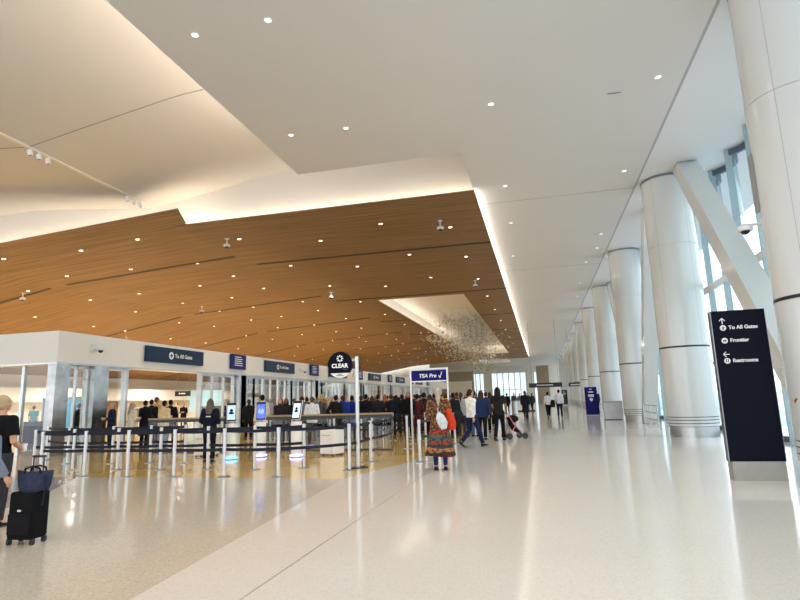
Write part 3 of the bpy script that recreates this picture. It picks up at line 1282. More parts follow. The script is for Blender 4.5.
# ================================================================== STANCHIONS
def post_meshes():
    q_ = MB()
    q_.lathe([(0.03, 0.02), (0.036, 0.02), (0.036, 1.0), (0.036, 1.0)], n=16)
    q_.cyl((0, 0, 0.015), (0, 0, 1.0), 0.036, n=16)
    q_ = MB()
    q_.cyl((0, 0, 0.015), (0, 0, 1.0), 0.036, n=16)
    post = q_.mesh('post', POSTW, False)
    q_ = MB()
    q_.lathe([(0.145, 0.0), (0.145, 0.010), (0.05, 0.024)], n=24)
    base = q_.mesh('base', STEELD)
    q_ = MB()
    q_.cyl((0, 0, -0.05), (0, 0, 0.05), 0.042, n=16)
    cap = q_.mesh('belt_cassette', POSTW)
    return post, base, cap


SP, SB, SCAP = post_meshes()
for me_ in (SP, SCAP):
    for p_ in me_.polygons:
        p_.use_smooth = True
    me_.set_sharp_from_angle(angle=math.radians(35))


def stanchion(x, y, nxt, lab, grp, levels=(0.975, 0.58)):
    t_ = thing('stanchion', lab, 'stanchion', (x, y, 0), 0, grp)
    link('post', SP, t_)
    link('base', SB, t_)
    for z in (0.98, 0.58):
        link('belt_cassette', SCAP, t_).location = (0, 0, z)
    if nxt:
        d = Vector((nxt[0] - x, nxt[1] - y, 0))
        L_ = d.length
        u = d / L_
        for z in levels:
            q_ = MB()
            nseg = 8
            r_ = []
            for k in range(nseg + 1):
                f_ = 0.04 + (L_ - 0.08) * k / nseg
                sag = -0.014 * (1 - (2 * k / nseg - 1) ** 2)
                c = u * f_
                n_ = Vector((-u.y, u.x, 0)) * 0.003
                r_.append([c + n_ + Vector((0, 0, z + sag - 0.033)), c - n_ + Vector((0, 0, z + sag - 0.033)), c - n_ + Vector((0, 0, z + sag + 0.033)), c + n_ + Vector((0, 0, z + sag + 0.033))])
            q_.loft(r_)
            q_.build('belt', BELT, t_)
    return t_


NUM = ['first', 'second', 'third', 'fourth', 'fifth', 'sixth', 'seventh', 'eighth', 'ninth', 'tenth', 'eleventh', 'twelfth']


def row(pts, where, grp, closed_to=None):
    for i, (x, y) in enumerate(pts):
        nx = pts[i + 1] if i + 1 < len(pts) else closed_to
        stanchion(x, y, nx, 'silver belt stanchion, %s in %s' % (NUM[i], where), grp)


G1 = 'silver stanchions with navy belts'
row([(-11.75, 11.15), (-10.45, 11.1), (-9.25, 11.08), (-8.05, 11.1), (-6.81, 11.12), (-5.54, 11.16), (-4.33, 12.27), (-4.32, 13.88)], 'the front belt row from the suitcase end', G1, (-4.35, 16.2))
row([(-13.2, 12.3), (-11.9, 12.25), (-10.56, 12.28), (-9.29, 12.26), (-8.05, 12.4), (-6.75, 12.35), (-5.62, 12.67)], 'the second belt row from the suitcase end', G1)
row([(-15.2, 14.6), (-13.4, 13.6), (-11.88, 13.6), (-10.75, 13.75), (-9.6, 13.7)], 'the third belt row, before the steel pillar', G1)
row([(-3.03, 13.85), (-3.0, 16.4), (-2.95, 19.2)], 'the short belt row behind the floral-coated woman', G1)
row([(-4.2, 17.4), (-5.6, 18.2), (-7.0, 18.3), (-8.4, 18.4)], 'the lane just behind the glass rail', G1)
row([(-4.3, 20.8), (-5.6, 20.9), (-6.9, 21.0), (-8.2, 21.0), (-9.5, 21.0), (-10.8, 21.0)], 'the queue lane under the wood ceiling front', G1)
row([(-4.4, 24.3), (-5.7, 24.3), (-7.0, 24.4), (-8.3, 24.4), (-9.6, 24.4), (-10.9, 24.4)], 'the queue lane two rows behind the glass rail', G1)
row([(-3.3, 28.2), (-4.8, 28.2), (-6.3, 28.2), (-7.8, 28.2), (-9.3, 28.2)], 'the deep queue lane behind the crowd', G1)

# glass rail with tan top
def glass_rail(x0, x1, y, lab):
    t_ = thing('glass_barrier', lab, 'barrier', ((x0 + x1) / 2, y, 0), 0, 'glass barriers with tan rails')
    w = (x1 - x0) / 2
    q_ = MB()
    q_.box2((-w, -0.008, 0.05), (w, 0.008, 1.08))
    q_.build('glass_panel', DGLASS, t_)
    q_ = MB()
    q_.box2((-w, -0.07, 1.10), (w, 0.07, 1.15))
    q_.build('top_rail', RAILTAN, t_)
    q_ = MB()
    q_.box2((-w, -0.03, 0), (w, 0.03, 0.05))
    q_.box2((-w, -0.04, 1.00), (w, 0.04, 1.10))
    n_ = int(w * 2 / 1.5) + 1
    for k in range(n_ + 1):
        x = -w + 2 * w * k / n_
        q_.box2((x - 0.014, -0.02, 0.05), (x + 0.014, 0.02, 1.01))
    q_.build('frame', mat('dark_bronze', (0.05, 0.048, 0.046, 1), 0.4, metal=0.5), t_)


glass_rail(-13.2, -10.3, 16.75, 'tan-railed glass barrier in front of the first open gateway')
glass_rail(-9.2, -4.55, 17.0, 'long tan-railed glass barrier ending below the round navy sign')

# ================================================================== KIOSKS, CABINETS
SCR1 = mat('screen_blue', srgb(60, 90, 200), 0.3, emit=srgb(70, 105, 230), estr=0.9)
SCR2 = mat('screen_pale', srgb(190, 215, 235), 0.3, emit=srgb(190, 220, 245), estr=0.8)
SCR3 = mat('screen_lilac', srgb(150, 170, 230), 0.3, emit=srgb(160, 185, 240), estr=0.8)
GLOW = mat('glow_strip', srgb(120, 110, 255), 0.4, emit=(0.25, 0.22, 1.0, 1), estr=7.0)
GLOWC = mat('glow_strip_cyan', srgb(60, 150, 255), 0.4, emit=(0.05, 0.35, 1.0, 1), estr=7.0)


def kiosk(x, y, rz, scr, lab, glow):
    t_ = thing('kiosk', lab, 'kiosk', (x, y, 0), rz, 'white biometric kiosks')
    q_ = MB()
    q_.lathe([(0.20, 0.0), (0.20, 0.03)], n=28)
    q_.build('foot', STEELD, t_)
    q_ = MB()
    q_.lathe([(0.19, 0.03), (0.19, 0.06)], n=28)
    q_.build('light_ring', glow, t_)
    q_ = MB()
    q_.lathe([(0.155, 0.06), (0.155, 0.98), (0.15, 1.0)], n=28)
    smooth_angle(q_.build('pedestal', PLAST, t_))
    R_ = Matrix.Rotation(math.radians(-14), 3, 'X')
    q_ = MB()
    q_.box((0, 0.03, 1.02), (0.10, 0.06, 0.12))
    q_.build('neck', STEELD, t_)
    cb = Vector((0, 0.02, 1.33))

    def slab(dx, dy, dz, sz):
        q_.box(cb + R_ @ Vector((dx, dy, dz)), sz, rot=R_)
    q_ = MB()
    slab(0, 0.02, 0, (0.29, 0.03, 0.56))
    q_.build('monitor_back', PLAST, t_)
    q_ = MB()
    slab(0, -0.006, 0, (0.27, 0.02, 0.54))
    q_.build('monitor', BLACKM, t_)
    q_ = MB()
    slab(0, -0.019, -0.02, (0.23, 0.006, 0.42))
    q_.build('screen', scr, t_)
    q_ = MB()
    if scr is SCR1:
        for dx, h in ((-0.07, .08), (-0.035, .16), (0, .11), (0.035, .19), (0.07, .10)):
            slab(dx, -0.024, -0.02, (0.018, 0.004, h))
        q_.build('screen_mark', LETTER, t_)
    else:
        q_.ball(cb + R_ @ Vector((0, -0.024, 0.03)), (0.05, 0.006, 0.05))
        q_.ball(cb + R_ @ Vector((0, -0.022, -0.05)), (0.075, 0.006, 0.05))
        q_.build('screen_mark', NAVYS, t_)
    return t_


kiosk(-8.75, 14.6, 0.5, SCR3, 'white kiosk with lilac screen beside the dark-clothed agent', GLOWC)
kiosk(-8.15, 15.25, 0.35, SCR1, 'white pedestal kiosk showing a dark blue screen with white bars', GLOW)
kiosk(-6.98, 15.2, -0.15, SCR2, 'white pedestal kiosk showing a pale blue screen with a dark figure', GLOW)


def cabinet(x, y, rz, w, h, lab):
    t_ = thing('podium_cabinet', lab, 'cabinet', (x, y, 0), rz, 'low white cabinets among the belts')
    q_ = MB()
    q_.box2((-w / 2, -0.24, 0.05), (w / 2, 0.24, h))
    o_ = q_.build('body', PLAST, t_)
    bv = o_.modifiers.new('bevel', 'BEVEL')
    bv.width = 0.012
    q_ = MB()
    q_.box2((-w / 2 + 0.02, -0.252, 0.08), (w / 2 - 0.02, -0.24, h - 0.06))
    d_ = q_.build('door', PLAST, t_)
    q_ = MB()
    q_.box2((-w / 2 + 0.06, -0.262, h - 0.15), (w / 2 - 0.12, -0.252, h - 0.135))
    q_.build('handle', STEELD, d_)
    for sx in (-1, 1):
        for sy in (-1, 1):
            q_ = MB()
            q_.cyl((sx * (w / 2 - .06) - 0.02, sy * 0.18, 0.028), (sx * (w / 2 - .06) + 0.02, sy * 0.18, 0.028), 0.028, n=12)
            q_.build('caster', BLACKM, t_)
    return t_


cabinet(-6.05, 15.65, -0.35, 0.52, 0.72, 'low white cabinet on casters behind the belts near the round sign')
cabinet(-10.1, 15.5, 0.2, 0.62, 0.68, 'low white cabinet behind the belts beside the dark-clothed agent')

# ================================================================== FAR HALL FURNITURE
t = thing('hanging_sign', 'long black hanging sign in front of the taupe wall', 'sign', (0.35, 60, 2.55))
m = MB()
m.box2((-1.5, -0.08, -0.22), (1.85, 0.08, 0.24))
m.build('panel', BLACKM, t)
m = MB()
rr = random.Random(8)
x = -0.7
while x < 0.95:
    w = rr.uniform(0.05, 0.11)
    m.box2((x, -0.09, -0.05), (x + w, -0.08, 0.06 + rr.uniform(-.02, .02)))
    x += w + 0.035
m.build('lettering', LETTER, t)
m = MB()
for x in (-1.2, 1.5):
    m.cyl((x, 0, 0.24), (x, 0, 6.75), 0.025, n=8)
m.build('hanger_rods', STEELD, t)
t = thing('hanging_sign', 'short black hanging sign with white text above the blue freestanding sign', 'sign', (at_y(578, 384.5, 66).x, 66, at_y(578, 384.5, 66).z))
m = MB()
m.box2((-1.0, -0.08, -0.2), (1.05, 0.08, 0.24))
m.build('panel', BLACKM, t)
m = MB()
x = -0.8
while x < 0.55:
    w = rr.uniform(0.06, 0.13)
    m.box2((x, -0.09, -0.07), (x + w, -0.08, 0.08))
    x += w + 0.03
m.build('lettering', LETTER, t)
m = MB()
for x in (-0.8, 0.85):
    m.cyl((x, 0, 0.24), (x, 0, 9.3 - t.location.z), 0.025, n=8)
m.build('hanger_rods', STEELD, t)
t = thing('directory_sign', 'distant tall black directory sign beside the white-shirted pair', 'sign', (at_y(565, 400, 80).x, 80, 0))
m = MB()
m.box2((-0.33, -0.08, 0), (0.33, 0.08, 0.2))
m.build('plinth', GREYBASE, t)
m = MB()
m.box2((-0.36, -0.07, 0.2), (0.36, 0.07, 2.15))
m.build('panel', BLACKM, t)
m = MB()
for k, w in enumerate((0.3, 0.42, 0.25)):
    m.box2((-0.22, -0.08, 1.85 - 0.2 * k), (-0.22 + w, -0.07, 1.91 - 0.2 * k))
m.build('lettering', LETTER, t)

t = thing('freestanding_sign', 'freestanding violet-blue sign with white lettering and shield near the columns', 'sign', (3.53, 43, 0))
m = MB()
m.box2((-0.45, -0.16, 0), (0.45, 0.16, 0.03))
m.build('base', STEELD, t)
m = MB()
m.box2((-0.42, -0.1, 0.03), (0.42, 0.1, 2.02))
m.build('panel', SIGNV, t)
m = MB()
for z, w, h in ((1.86, 0.16, 0.05), (1.66, 0.34, 0.07), (1.44, 0.40, 0.08), (1.34, 0.40, 0.06)):
    m.box2((-w / 2, -0.11, z - h / 2), (w / 2, -0.1, z + h / 2))
m.build('lettering', LETTER, t)
m = MB()
m.prism([(-0.11, -0.11, 1.22), (-0.11, -0.11, 1.08), (0, -0.11, 0.98), (0.11, -0.11, 1.08), (0.11, -0.11, 1.22)], (0, 0.01, 0))
m.build('shield', LETTER, t)

t = thing('recycling_bin', 'boxy brushed metal bin at the foot of the third column', 'bin', (4.05, 35.2, 0))
m = MB()
m.box2((-0.5, -0.4, 0.04), (0.5, 0.4, 1.0))
m.build('body', STEEL, t)
m = MB()
m.box2((-0.52, -0.42, 1.0), (0.52, 0.42, 1.06))
m.build('lid', STEELD, t)
m = MB()
m.box2((-0.45, -0.36, 0), (0.45, 0.36, 0.04))
m.build('plinth', BLACKM, t)

for (x, y, lab) in ((4.7, 25.6, 'low steel guard railing between the second and third column'), (5.0, 36.6, 'low steel guard railing beyond the third column'), (5.2, 46.6, 'low steel guard railing beyond the fourth column')):
    t = thing('guard_railing', lab, 'railing', (x, y, 0), 0, 'guard railings between the columns')
    for k in range(3):
        m = MB()
        m.cyl((0, k * 1.6, 0), (0, k * 1.6, 0.95), 0.025, n=8)
        m.build('post', STEEL, t)
    for z in (0.35, 0.65, 0.95):
        m = MB()
        m.cyl((0, -0.03, z), (0, 3.23, z), 0.022, n=8)
        m.build('rail', STEEL, t)

for (px, py, h_, lab) in ((515, 414, 1.05, 'tall silver cylinder bin standing before the far desk'), (483, 421, 1.25, 'silver cylinder post bin among the far crowd')):
    p = fl(px, py)
    t = thing('cylinder_bin', lab, 'bin', p)
    m = MB()
    m.lathe([(0.26, 0.02), (0.26, h_)], n=20)
    smooth_angle(m.build('body', STEEL, t))
    m = MB()
    m.lathe([(0.27, h_), (0.27, h_ + 0.05), (0.2, h_ + 0.07)], n=20)
    m.build('lid', STEELD, t)
    m = MB()
    m.lathe([(0.24, 0.0), (0.24, 0.02)], n=20)
    m.build('foot_ring', BLACKM, t)
t = thing('service_desk', 'white service desk with a dark plinth in the far hall', 'desk', (-1.5, 57, 0))
m = MB()
m.box2((-1.0, -0.4, 0.12), (0.9, 0.4, 1.05))
m.build('body', PLAST, t)
m = MB()
m.box2((-1.06, -0.46, 1.05), (0.96, 0.46, 1.1))
m.build('worktop', STEELD, t)
m = MB()
m.box2((-0.95, -0.36, 0), (0.85, 0.36, 0.12))
m.build('plinth', BLACKM, t)

t = thing('partition_screen', 'low navy blue partition inside the glass, behind the suitcase owners', 'partition', (at_y(33, 440, 17.6).x, 17.6, 0))
m = MB()
m.box2((-0.5, -0.03, 0.06), (0.5, 0.03, 1.12))
m.build('panel', mat('partition_navy', srgb(22, 30, 84), 0.6, noise=(5, 0.08)), t)
for sx in (-0.42, 0.42):
    m = MB()
    m.box2((sx - 0.03, -0.2, 0), (sx + 0.03, 0.2, 0.06))
    m.build('foot', STEELD, t)
# inside the checkpoint hall
t = thing('scanner_machine', 'bright blue-lit glass booth seen inside the checkpoint hall', 'booth', (-25.5, 26, 0))
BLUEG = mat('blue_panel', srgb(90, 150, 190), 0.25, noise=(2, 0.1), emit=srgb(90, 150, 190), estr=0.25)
m = MB()
m.box2((-1.2, -0.8, 0.1), (0.9, 0.8, 2.1))
m.build('cabin', BLUEG, t)
m = MB()
for x in (-1.2, -0.15, 0.9):
    m.box2((x - 0.05, -0.86, 0), (x + 0.05, -0.78, 2.15))
m.box2((-1.25, -0.86, 2.1), (0.95, 0.86, 2.2))
m.build('frame', STEELD, t)
for i, (x, y) in enumerate(((-26, 40), (-29, 36.5), (-24, 47), (-27, 52))):
    t = thing('xray_machine', 'grey baggage scanner inside the checkpoint hall, %s' % ['behind the first gateway', 'by the second pillar', 'deep behind the second gateway', 'deepest of the scanners'][i], 'scanner', (x, y, 0), 0.2, 'baggage scanners')
    m = MB()
    m.box2((-0.6, -1.1, 0.55), (0.6, 1.1, 1.45))
    m.build('tunnel', mat('scanner_grey', srgb(96, 98, 104), 0.5, noise=(3, 0.06)), t)
    m = MB()
    m.box2((-0.4, -2.2, 0.5), (0.4, 2.2, 0.6))
    m.build('conveyor', BLACKM, t)
    for yy in (-2, 2):
        m = MB()
        m.box2((-0.38, yy - 0.05, 0), (0.38, yy + 0.05, 0.5))
        m.build('leg', STEELD, t)
t = thing('hanging_sign', 'small black hanging sign inside the hall, seen through the first gateway', 'sign', (-30.6, 43, 2.6))
m = MB()
m.box2((-0.75, -0.06, -0.22), (0.75, 0.06, 0.22))
m.build('panel', BLACKM, t)
m = MB()
m.box2((-0.35, -0.07, -0.06), (-0.2, -0.06, 0.08))
m.box2((-0.12, -0.07, -0.05), (0.3, -0.06, 0.06))
m.build('lettering', LETTER, t)
m = MB()
for x in (-0.6, 0.6):
    m.cyl((x, 0, 0.22), (x, 0, 5.0), 0.02, n=6)
m.build('hanger_rods', STEELD, t)
t = thing('glass_booth', 'pale cyan glass screen wall deep inside the checkpoint hall', 'booth', (-42.2, 64, 0))
m = MB()
m.box2((-2.2, -0.1, 0.9), (2.6, 0.1, 3.4))
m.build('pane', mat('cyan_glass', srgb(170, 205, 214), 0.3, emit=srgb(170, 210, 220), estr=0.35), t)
m = MB()
m.box2((-2.3, -0.15, 0), (2.7, 0.15, 0.9))
m.build('base_wall', FASC, t)
t = thing('ring_lamp', 'white ring ceiling lamp hanging inside the checkpoint hall', 'lamp', (-29.5, 34, 4.3))
m = MB()
R0 = []
for k in range(28):
    a = 2 * PI * k / 28
    R0.append((math.cos(a), math.sin(a)))
m.lathe([(1.0, 0.0), (1.15, 0.0), (1.15, 0.1), (1.0, 0.1)], n=28)
m.build('ring', mat('ring_white', (0.8, 0.8, 0.8, 1), 0.4, emit=(1, 0.97, 0.9, 1), estr=1.2), t)
m = MB()
for a in (0.3, 2.4, 4.5):
    m.cyl((1.05 * math.cos(a), 1.05 * math.sin(a), 0.1), (0.05 * math.cos(a), 0.05 * math.sin(a), 3.25), 0.012, n=6)
m.build('suspension_cable', STEELD, t)

# ================================================================== PEOPLE
DG = bpy.context.evaluated_depsgraph_get


def fuse(mb, voxel, name, smooth_it=2):
    """union of overlapping lofts turned into one continuous smooth surface"""
    me = mb.mesh(name + '_raw', [])
    o_ = bpy.data.objects.new(name + '_tmp', me)
    COL.objects.link(o_)
    r_ = o_.modifiers.new('r', 'REMESH')
    r_.mode = 'VOXEL'
    r_.voxel_size = voxel
    s_ = o_.modifiers.new('s', 'SMOOTH')
    s_.factor = 0.5
    s_.iterations = smooth_it
    out = bpy.data.meshes.new_from_object(o_.evaluated_get(DG()))
    out.name = name
    bpy.data.objects.remove(o_)
    bpy.data.meshes.remove(me)
    for p in out.polygons:
        p.use_smooth = True
    return out


def V(*a):
    return Vector(a)


def pose_def(name):
    P = {}
    for s_, k in ((1, 'R'), (-1, 'L')):
        P['sh' + k] = V(0.18 * s_, -0.005, 1.42)
        P['el' + k] = V(0.235 * s_, -0.035, 1.13)
        P['wr' + k] = V(0.245 * s_, 0.05, 0.88)
        P['hp' + k] = V(0.092 * s_, 0, 0.92)
        P['kn' + k] = V(0.100 * s_, 0.015, 0.49)
        P['an' + k] = V(0.105 * s_, -0.025, 0.085)
        P['pt' + k] = 0.0
    if name == 'phone':
        for s_, k in ((1, 'R'), (-1, 'L')):
            P['el' + k] = V(0.225 * s_, -0.01, 1.13)
            P['wr' + k] = V(0.09 * s_, 0.25, 1.17)
    elif name == 'onearm':
        P['elR'] = V(0.25, -0.03, 1.13)
        P['wrR'] = V(0.15, 0.20, 1.03)
    elif name == 'hip':
        P['elL'] = V(-0.33, -0.08, 1.14)
        P['wrL'] = V(-0.20, 0.05, 0.98)
        P['knR'] = V(0.12, 0.06, 0.49)
        P['anR'] = V(0.13, 0.03, 0.085)
    elif name == 'walk':
        P['knR'] = V(0.09, 0.21, 0.52)
        P['anR'] = V(0.09, 0.33, 0.10)
        P['ptR'] = 0.15
        P['knL'] = V(-0.09, -0.03, 0.49)
        P['anL'] = V(-0.09, -0.36, 0.175)
        P['ptL'] = -0.6
        P['elR'] = V(0.23, -0.13, 1.15)
        P['wrR'] = V(0.23, -0.10, 0.90)
        P['elL'] = V(-0.23, 0.05, 1.14)
        P['wrL'] = V(-0.22, 0.24, 0.95)
    elif name == 'push':
        for s_, k in ((1, 'R'), (-1, 'L')):
            P['el' + k] = V(0.23 * s_, 0.06, 1.15)
            P['wr' + k] = V(0.17 * s_, 0.30, 0.99)
        P['knR'] = V(0.09, 0.12, 0.51)
        P['anR'] = V(0.09, 0.17, 0.085)
        P['knL'] = V(-0.09, -0.03, 0.49)
        P['anL'] = V(-0.09, -0.22, 0.12)
        P['ptL'] = -0.3
    elif name == 'pull':
        P['elR'] = V(0.33, -0.06, 1.15)
        P['wrR'] = V(0.40, 0.04, 0.92)
    elif name == 'carry':
        P['elR'] = V(0.25, -0.06, 1.14)
        P['wrR'] = V(0.20, 0.16, 1.08)
        P['elL'] = V(-0.25, -0.05, 1.14)
        P['wrL'] = V(-0.14, 0.20, 1.05)
    return P


def add_hand(mb, wr, el, s_, curl=0.35):
    d = (wr - el).normalized()
    side = V(s_, 0, 0)
    side = (side - d * d.dot(side))
    if side.length < 0.2:
        side = V(0, 1, 0) - d * d.y
    side.normalize()
    fwd = d.cross(side) * s_          # palm normal / thumb side
    if fwd.y < 0 and abs(d.z) > 0.5:
        fwd = -fwd
    c = wr + d * 0.05
    # palm: wide along fwd (thumb side forward), thin along side
    R_ = Matrix((side, fwd, d)).transposed()
    mb.ball(c, (0.017, 0.043, 0.052), 12, 8, rot=R_)
    for k, (off, ln) in enumerate(((0.030, 0.068), (0.010, 0.078), (-0.010, 0.073), (-0.029, 0.058))):
        a = c + d * 0.035 + fwd * off
        b = a + d * ln * 0.5 - side * ln * 0.12
        e_ = b + d * ln * 0.45 - side * ln * (0.2 + curl)
        mb.tube([a - d * 0.02, a, b, e_], [0.010, 0.0105, 0.0095, 0.008], 8)
    a = c - d * 0.015 + fwd * 0.035
    mb.tube([a, a + fwd * 0.028 + d * 0.025 - side * 0.012, a + fwd * 0.036 + d * 0.055 - side * 0.025], [0.013, 0.011, 0.009], 8)


def add_arm(mb, P, k, g=0.0, end=1.0, tip=0.0):
    sh, el, wr = P['sh' + k], P['el' + k], P['wr' + k]
    pts = [sh + V(0, 0, 0.02), sh.lerp(el, 0.25), sh.lerp(el, 0.6), el]
    rad = [0.058 + g, 0.056 + g, 0.048 + g, 0.043 + g]
    if end > 0.5:
        f_ = (end - 0.5) * 2
        pts += [el.lerp(wr, 0.3 * f_), el.lerp(wr, f_)]
        rad += [0.042 + g, 0.030 + g + tip]
    else:
        cut = sh.lerp(el, end * 2)
        pts = [sh + V(0, 0, 0.02), sh.lerp(cut, 0.5), cut]
        rad = [0.058 + g, 0.058 + g, 0.056 + g + tip]
    mb.tube(pts, rad, 12)
    mb.ball(sh, 0.062 + g, 12, 8)


def add_leg(mb, P, k, g=0.0, flare=0.0, to_ankle=1.0):
    hp, kn, an = P['hp' + k], P['kn' + k], P['an' + k]
    end = kn.lerp(an, to_ankle)
    mb.tube([hp + V(0, 0, 0.05), hp.lerp(kn, 0.3), hp.lerp(kn, 0.7), kn, kn.lerp(end, 0.35), kn.lerp(end, 0.75), end],
            [(0.088 + g, 0.098 + g), (0.083 + g, 0.09 + g), 0.064 + g, 0.054 + g, (0.052 + g, 0.058 + g), 0.042 + g + flare * .5, 0.036 + g + flare], 14)


def add_torso(mb, g=0.0, z0=0.86, z1=1.50, slim=0.0, bulk=0.0, hem=None):
    st = [(0.80, 0.168, 0.118), (0.92, 0.170, 0.120), (1.06, 0.146 - slim, 0.104), (1.20, 0.156 - slim * .5, 0.112), (1.32, 0.170, 0.116), (1.42, 0.168, 0.098), (1.47, 0.105, 0.075), (1.50, 0.066, 0.062)]
    pts, rad = [], []

    def at(z):
        for (a, b) in zip(st[:-1], st[1:]):
            if a[0] <= z <= b[0]:
                t_ = (z - a[0]) / (b[0] - a[0])
                return a[1] + (b[1] - a[1]) * t_, a[2] + (b[2] - a[2]) * t_
        return st[0][1:] if z < st[0][0] else st[-1][1:]
    zs = sorted(set([z0] + [s[0] for s in st if z0 < s[0] < z1] + [z1]))
    for z in zs:
        rx, ry = at(z)
        bk = bulk if z < 1.40 else bulk * 0.4
        if hem and z == z0:
            bk += hem
        pts.append(V(0, -0.004, z))
        rad.append((rx + g + bk, ry + g + bk))
    mb.tube(pts, rad, 20)


def body_mesh(pose, voxel=0.011):
    P = pose_def(pose)
    mb = MB()
    add_torso(mb, 0.0)
    mb.tube([V(0, -0.012, 1.45), V(0, -0.004, 1.52), V(0, 0.012, 1.60)], [0.062, 0.053, 0.05], 14)
    mb.ball((0, 0.015, 1.655), (0.076, 0.096, 0.112), 18, 12)
    mb.tube([V(0, 0.025, 1.66), V(0, 0.045, 1.585), V(0, 0.055, 1.552)], [(0.068, 0.075), (0.054, 0.06), (0.03, 0.036)], 14)
    mb.tube([V(0, 0.098, 1.665), V(0, 0.122, 1.625), V(0, 0.112, 1.612)], [0.010, 0.017, 0.012], 8)
    mb.ball((0, 0.103, 1.585), (0.026, 0.012, 0.012))
    mb.ball((0, 0.10, 1.682), (0.055, 0.012, 0.012))
    for s_, k in ((1, 'R'), (-1, 'L')):
        mb.ball((0.076 * s_, 0.005, 1.635), (0.014, 0.024, 0.034))
        add_arm(mb, P, k)
        add_hand(mb, P['wr' + k], P['el' + k], s_)
        add_leg(mb, P, k)
        an = P['an' + k]
        a = P['pt' + k]
        f_ = V(0, math.cos(a), math.sin(a))
        u_ = V(0, -math.sin(a), math.cos(a))
        mb.tube([an - f_ * 0.05 - u_ * 0.045, an - u_ * 0.035 + f_ * 0.04, an - u_ * 0.055 + f_ * 0.15, an - u_ * 0.062 + f_ * 0.19], [(0.030, 0.03), (0.036, 0.04), (0.040, 0.02), (0.025, 0.015)], 12)
    return fuse(mb, voxel, 'body')


def eyes_mesh():
    mb = MB()
    for s_ in (1, -1):
        mb.mi = 0
        mb.ball((0.031 * s_, 0.096, 1.657), (0.013, 0.010, 0.009), 10, 6)
        mb.mi = 1
        mb.ball((0.031 * s_, 0.104, 1.657), (0.006, 0.004, 0.006), 8, 6)
        mb.box((0.032 * s_, 0.105, 1.683), (0.034, 0.008, 0.007))
    mb.mi = 2
    mb.ball((0, 0.112, 1.583), (0.022, 0.006, 0.006), 10, 6)
    return mb.mesh('face_features', [mat('eye_white', (0.75, 0.73, 0.70, 1), 0.3), mat('eye_dark', (0.02, 0.015, 0.01, 1), 0.3), mat('lip', srgb(150, 84, 76), 0.5)], True)


def top_mesh(kind, pose, voxel=0.012):
    P = pose_def(pose)
    mb = MB()
    if kind == 'tee':
        add_torso(mb, 0.016, 0.84, 1.495)
        for k in 'RL':
            add_arm(mb, P, k, 0.016, 0.36, 0.012)
    elif kind == 'shirt':
        add_torso(mb, 0.016, 0.90, 1.505, bulk=0.006)
        for k in 'RL':
            add_arm(mb, P, k, 0.012, 0.97, 0.004)
        mb.tube([V(0, -0.012, 1.485), V(0, -0.008, 1.525)], [(0.070, 0.068), (0.066, 0.064)], 16)
    elif kind == 'jacket':
        add_torso(mb, 0.028, 0.80, 1.50, bulk=0.012, hem=0.004)
        for k in 'RL':
            add_arm(mb, P, k, 0.022, 0.98, 0.006)
        mb.tube([V(0, -0.014, 1.48), V(0, -0.010, 1.54)], [(0.080, 0.078), (0.074, 0.072)], 16)
    elif kind == 'hoodie':
        add_torso(mb, 0.028, 0.84, 1.50, bulk=0.014)
        for k in 'RL':
            add_arm(mb, P, k, 0.022, 0.98, 0.002)
        mb.ball((0, -0.085, 1.47), (0.105, 0.06, 0.085), 14, 10)
    elif kind == 'coat':
        add_torso(mb, 0.028, 0.82, 1.50, bulk=0.012)
        mb.tube([V(0, -0.004, 0.90), V(0, 0, 0.66), V(0, 0, 0.46)], [(0.20, 0.15), (0.215, 0.175), (0.235, 0.20)], 20)
        for k in 'RL':
            add_arm(mb, P, k, 0.022, 0.98, 0.006)
        mb.tube([V(0, -0.014, 1.48), V(0, -0.010, 1.54)], [(0.080, 0.078), (0.074, 0.072)], 16)
    elif kind == 'puffer':
        add_torso(mb, 0.045, 0.80, 1.50, bulk=0.02)
        for z in (0.86, 0.98, 1.10, 1.22, 1.34):
            mb.tube([V(0, 0, z - .045), V(0, 0, z), V(0, 0, z + .045)], [(0.20, 0.15), (0.232, 0.182), (0.20, 0.15)], 20)
        for k in 'RL':
            add_arm(mb, P, k, 0.036, 0.98, 0.004)
        mb.tube([V(0, -0.014, 1.46), V(0, -0.010, 1.55)], [(0.10, 0.09), (0.085, 0.08)], 16)
    elif kind == 'dress':
        add_torso(mb, 0.018, 0.86, 1.49, slim=0.01)
        mb.tube([V(0, 0, 0.95), V(0, 0, 0.75), V(0, 0, 0.42)], [(0.19, 0.14), (0.215, 0.17), (0.26, 0.22)], 20)
        for k in 'RL':
            add_arm(mb, P, k, 0.014, 0.95, 0.004)
    return fuse(mb, voxel, kind)


def bottom_mesh(kind, pose, voxel=0.012):
    P = pose_def(pose)
    mb = MB()
    if kind == 'trousers':
        mb.tube([V(0, -0.002, 0.80), V(0, -0.002, 0.90), V(0, -0.004, 1.02)], [(0.16, 0.12), (0.182, 0.132), (0.165, 0.12)], 20)
        for k in 'RL':
            add_leg(mb, P, k, 0.017, 0.014, 0.98)
    elif kind == 'shorts':
        mb.tube([V(0, -0.002, 0.80), V(0, -0.002, 0.90), V(0, -0.004, 1.02)], [(0.16, 0.12), (0.182, 0.132), (0.165, 0.12)], 20)
        for k in 'RL':
            hp, kn = P['hp' + k], P['kn' + k]
            mb.tube([hp + V(0, 0, .05), hp.lerp(kn, 0.5), hp.lerp(kn, 0.92)], [(0.105, 0.115), (0.10, 0.108), (0.098, 0.105)], 14)
    elif kind == 'leggings':
        mb.tube([V(0, -0.002, 0.82), V(0, -0.002, 0.90), V(0, -0.004, 1.02)], [(0.15, 0.115), (0.174, 0.126), (0.155, 0.112)], 20)
        for k in 'RL':
            add_leg(mb, P, k, 0.008, 0.002, 0.97)
    return fuse(mb, voxel, kind)


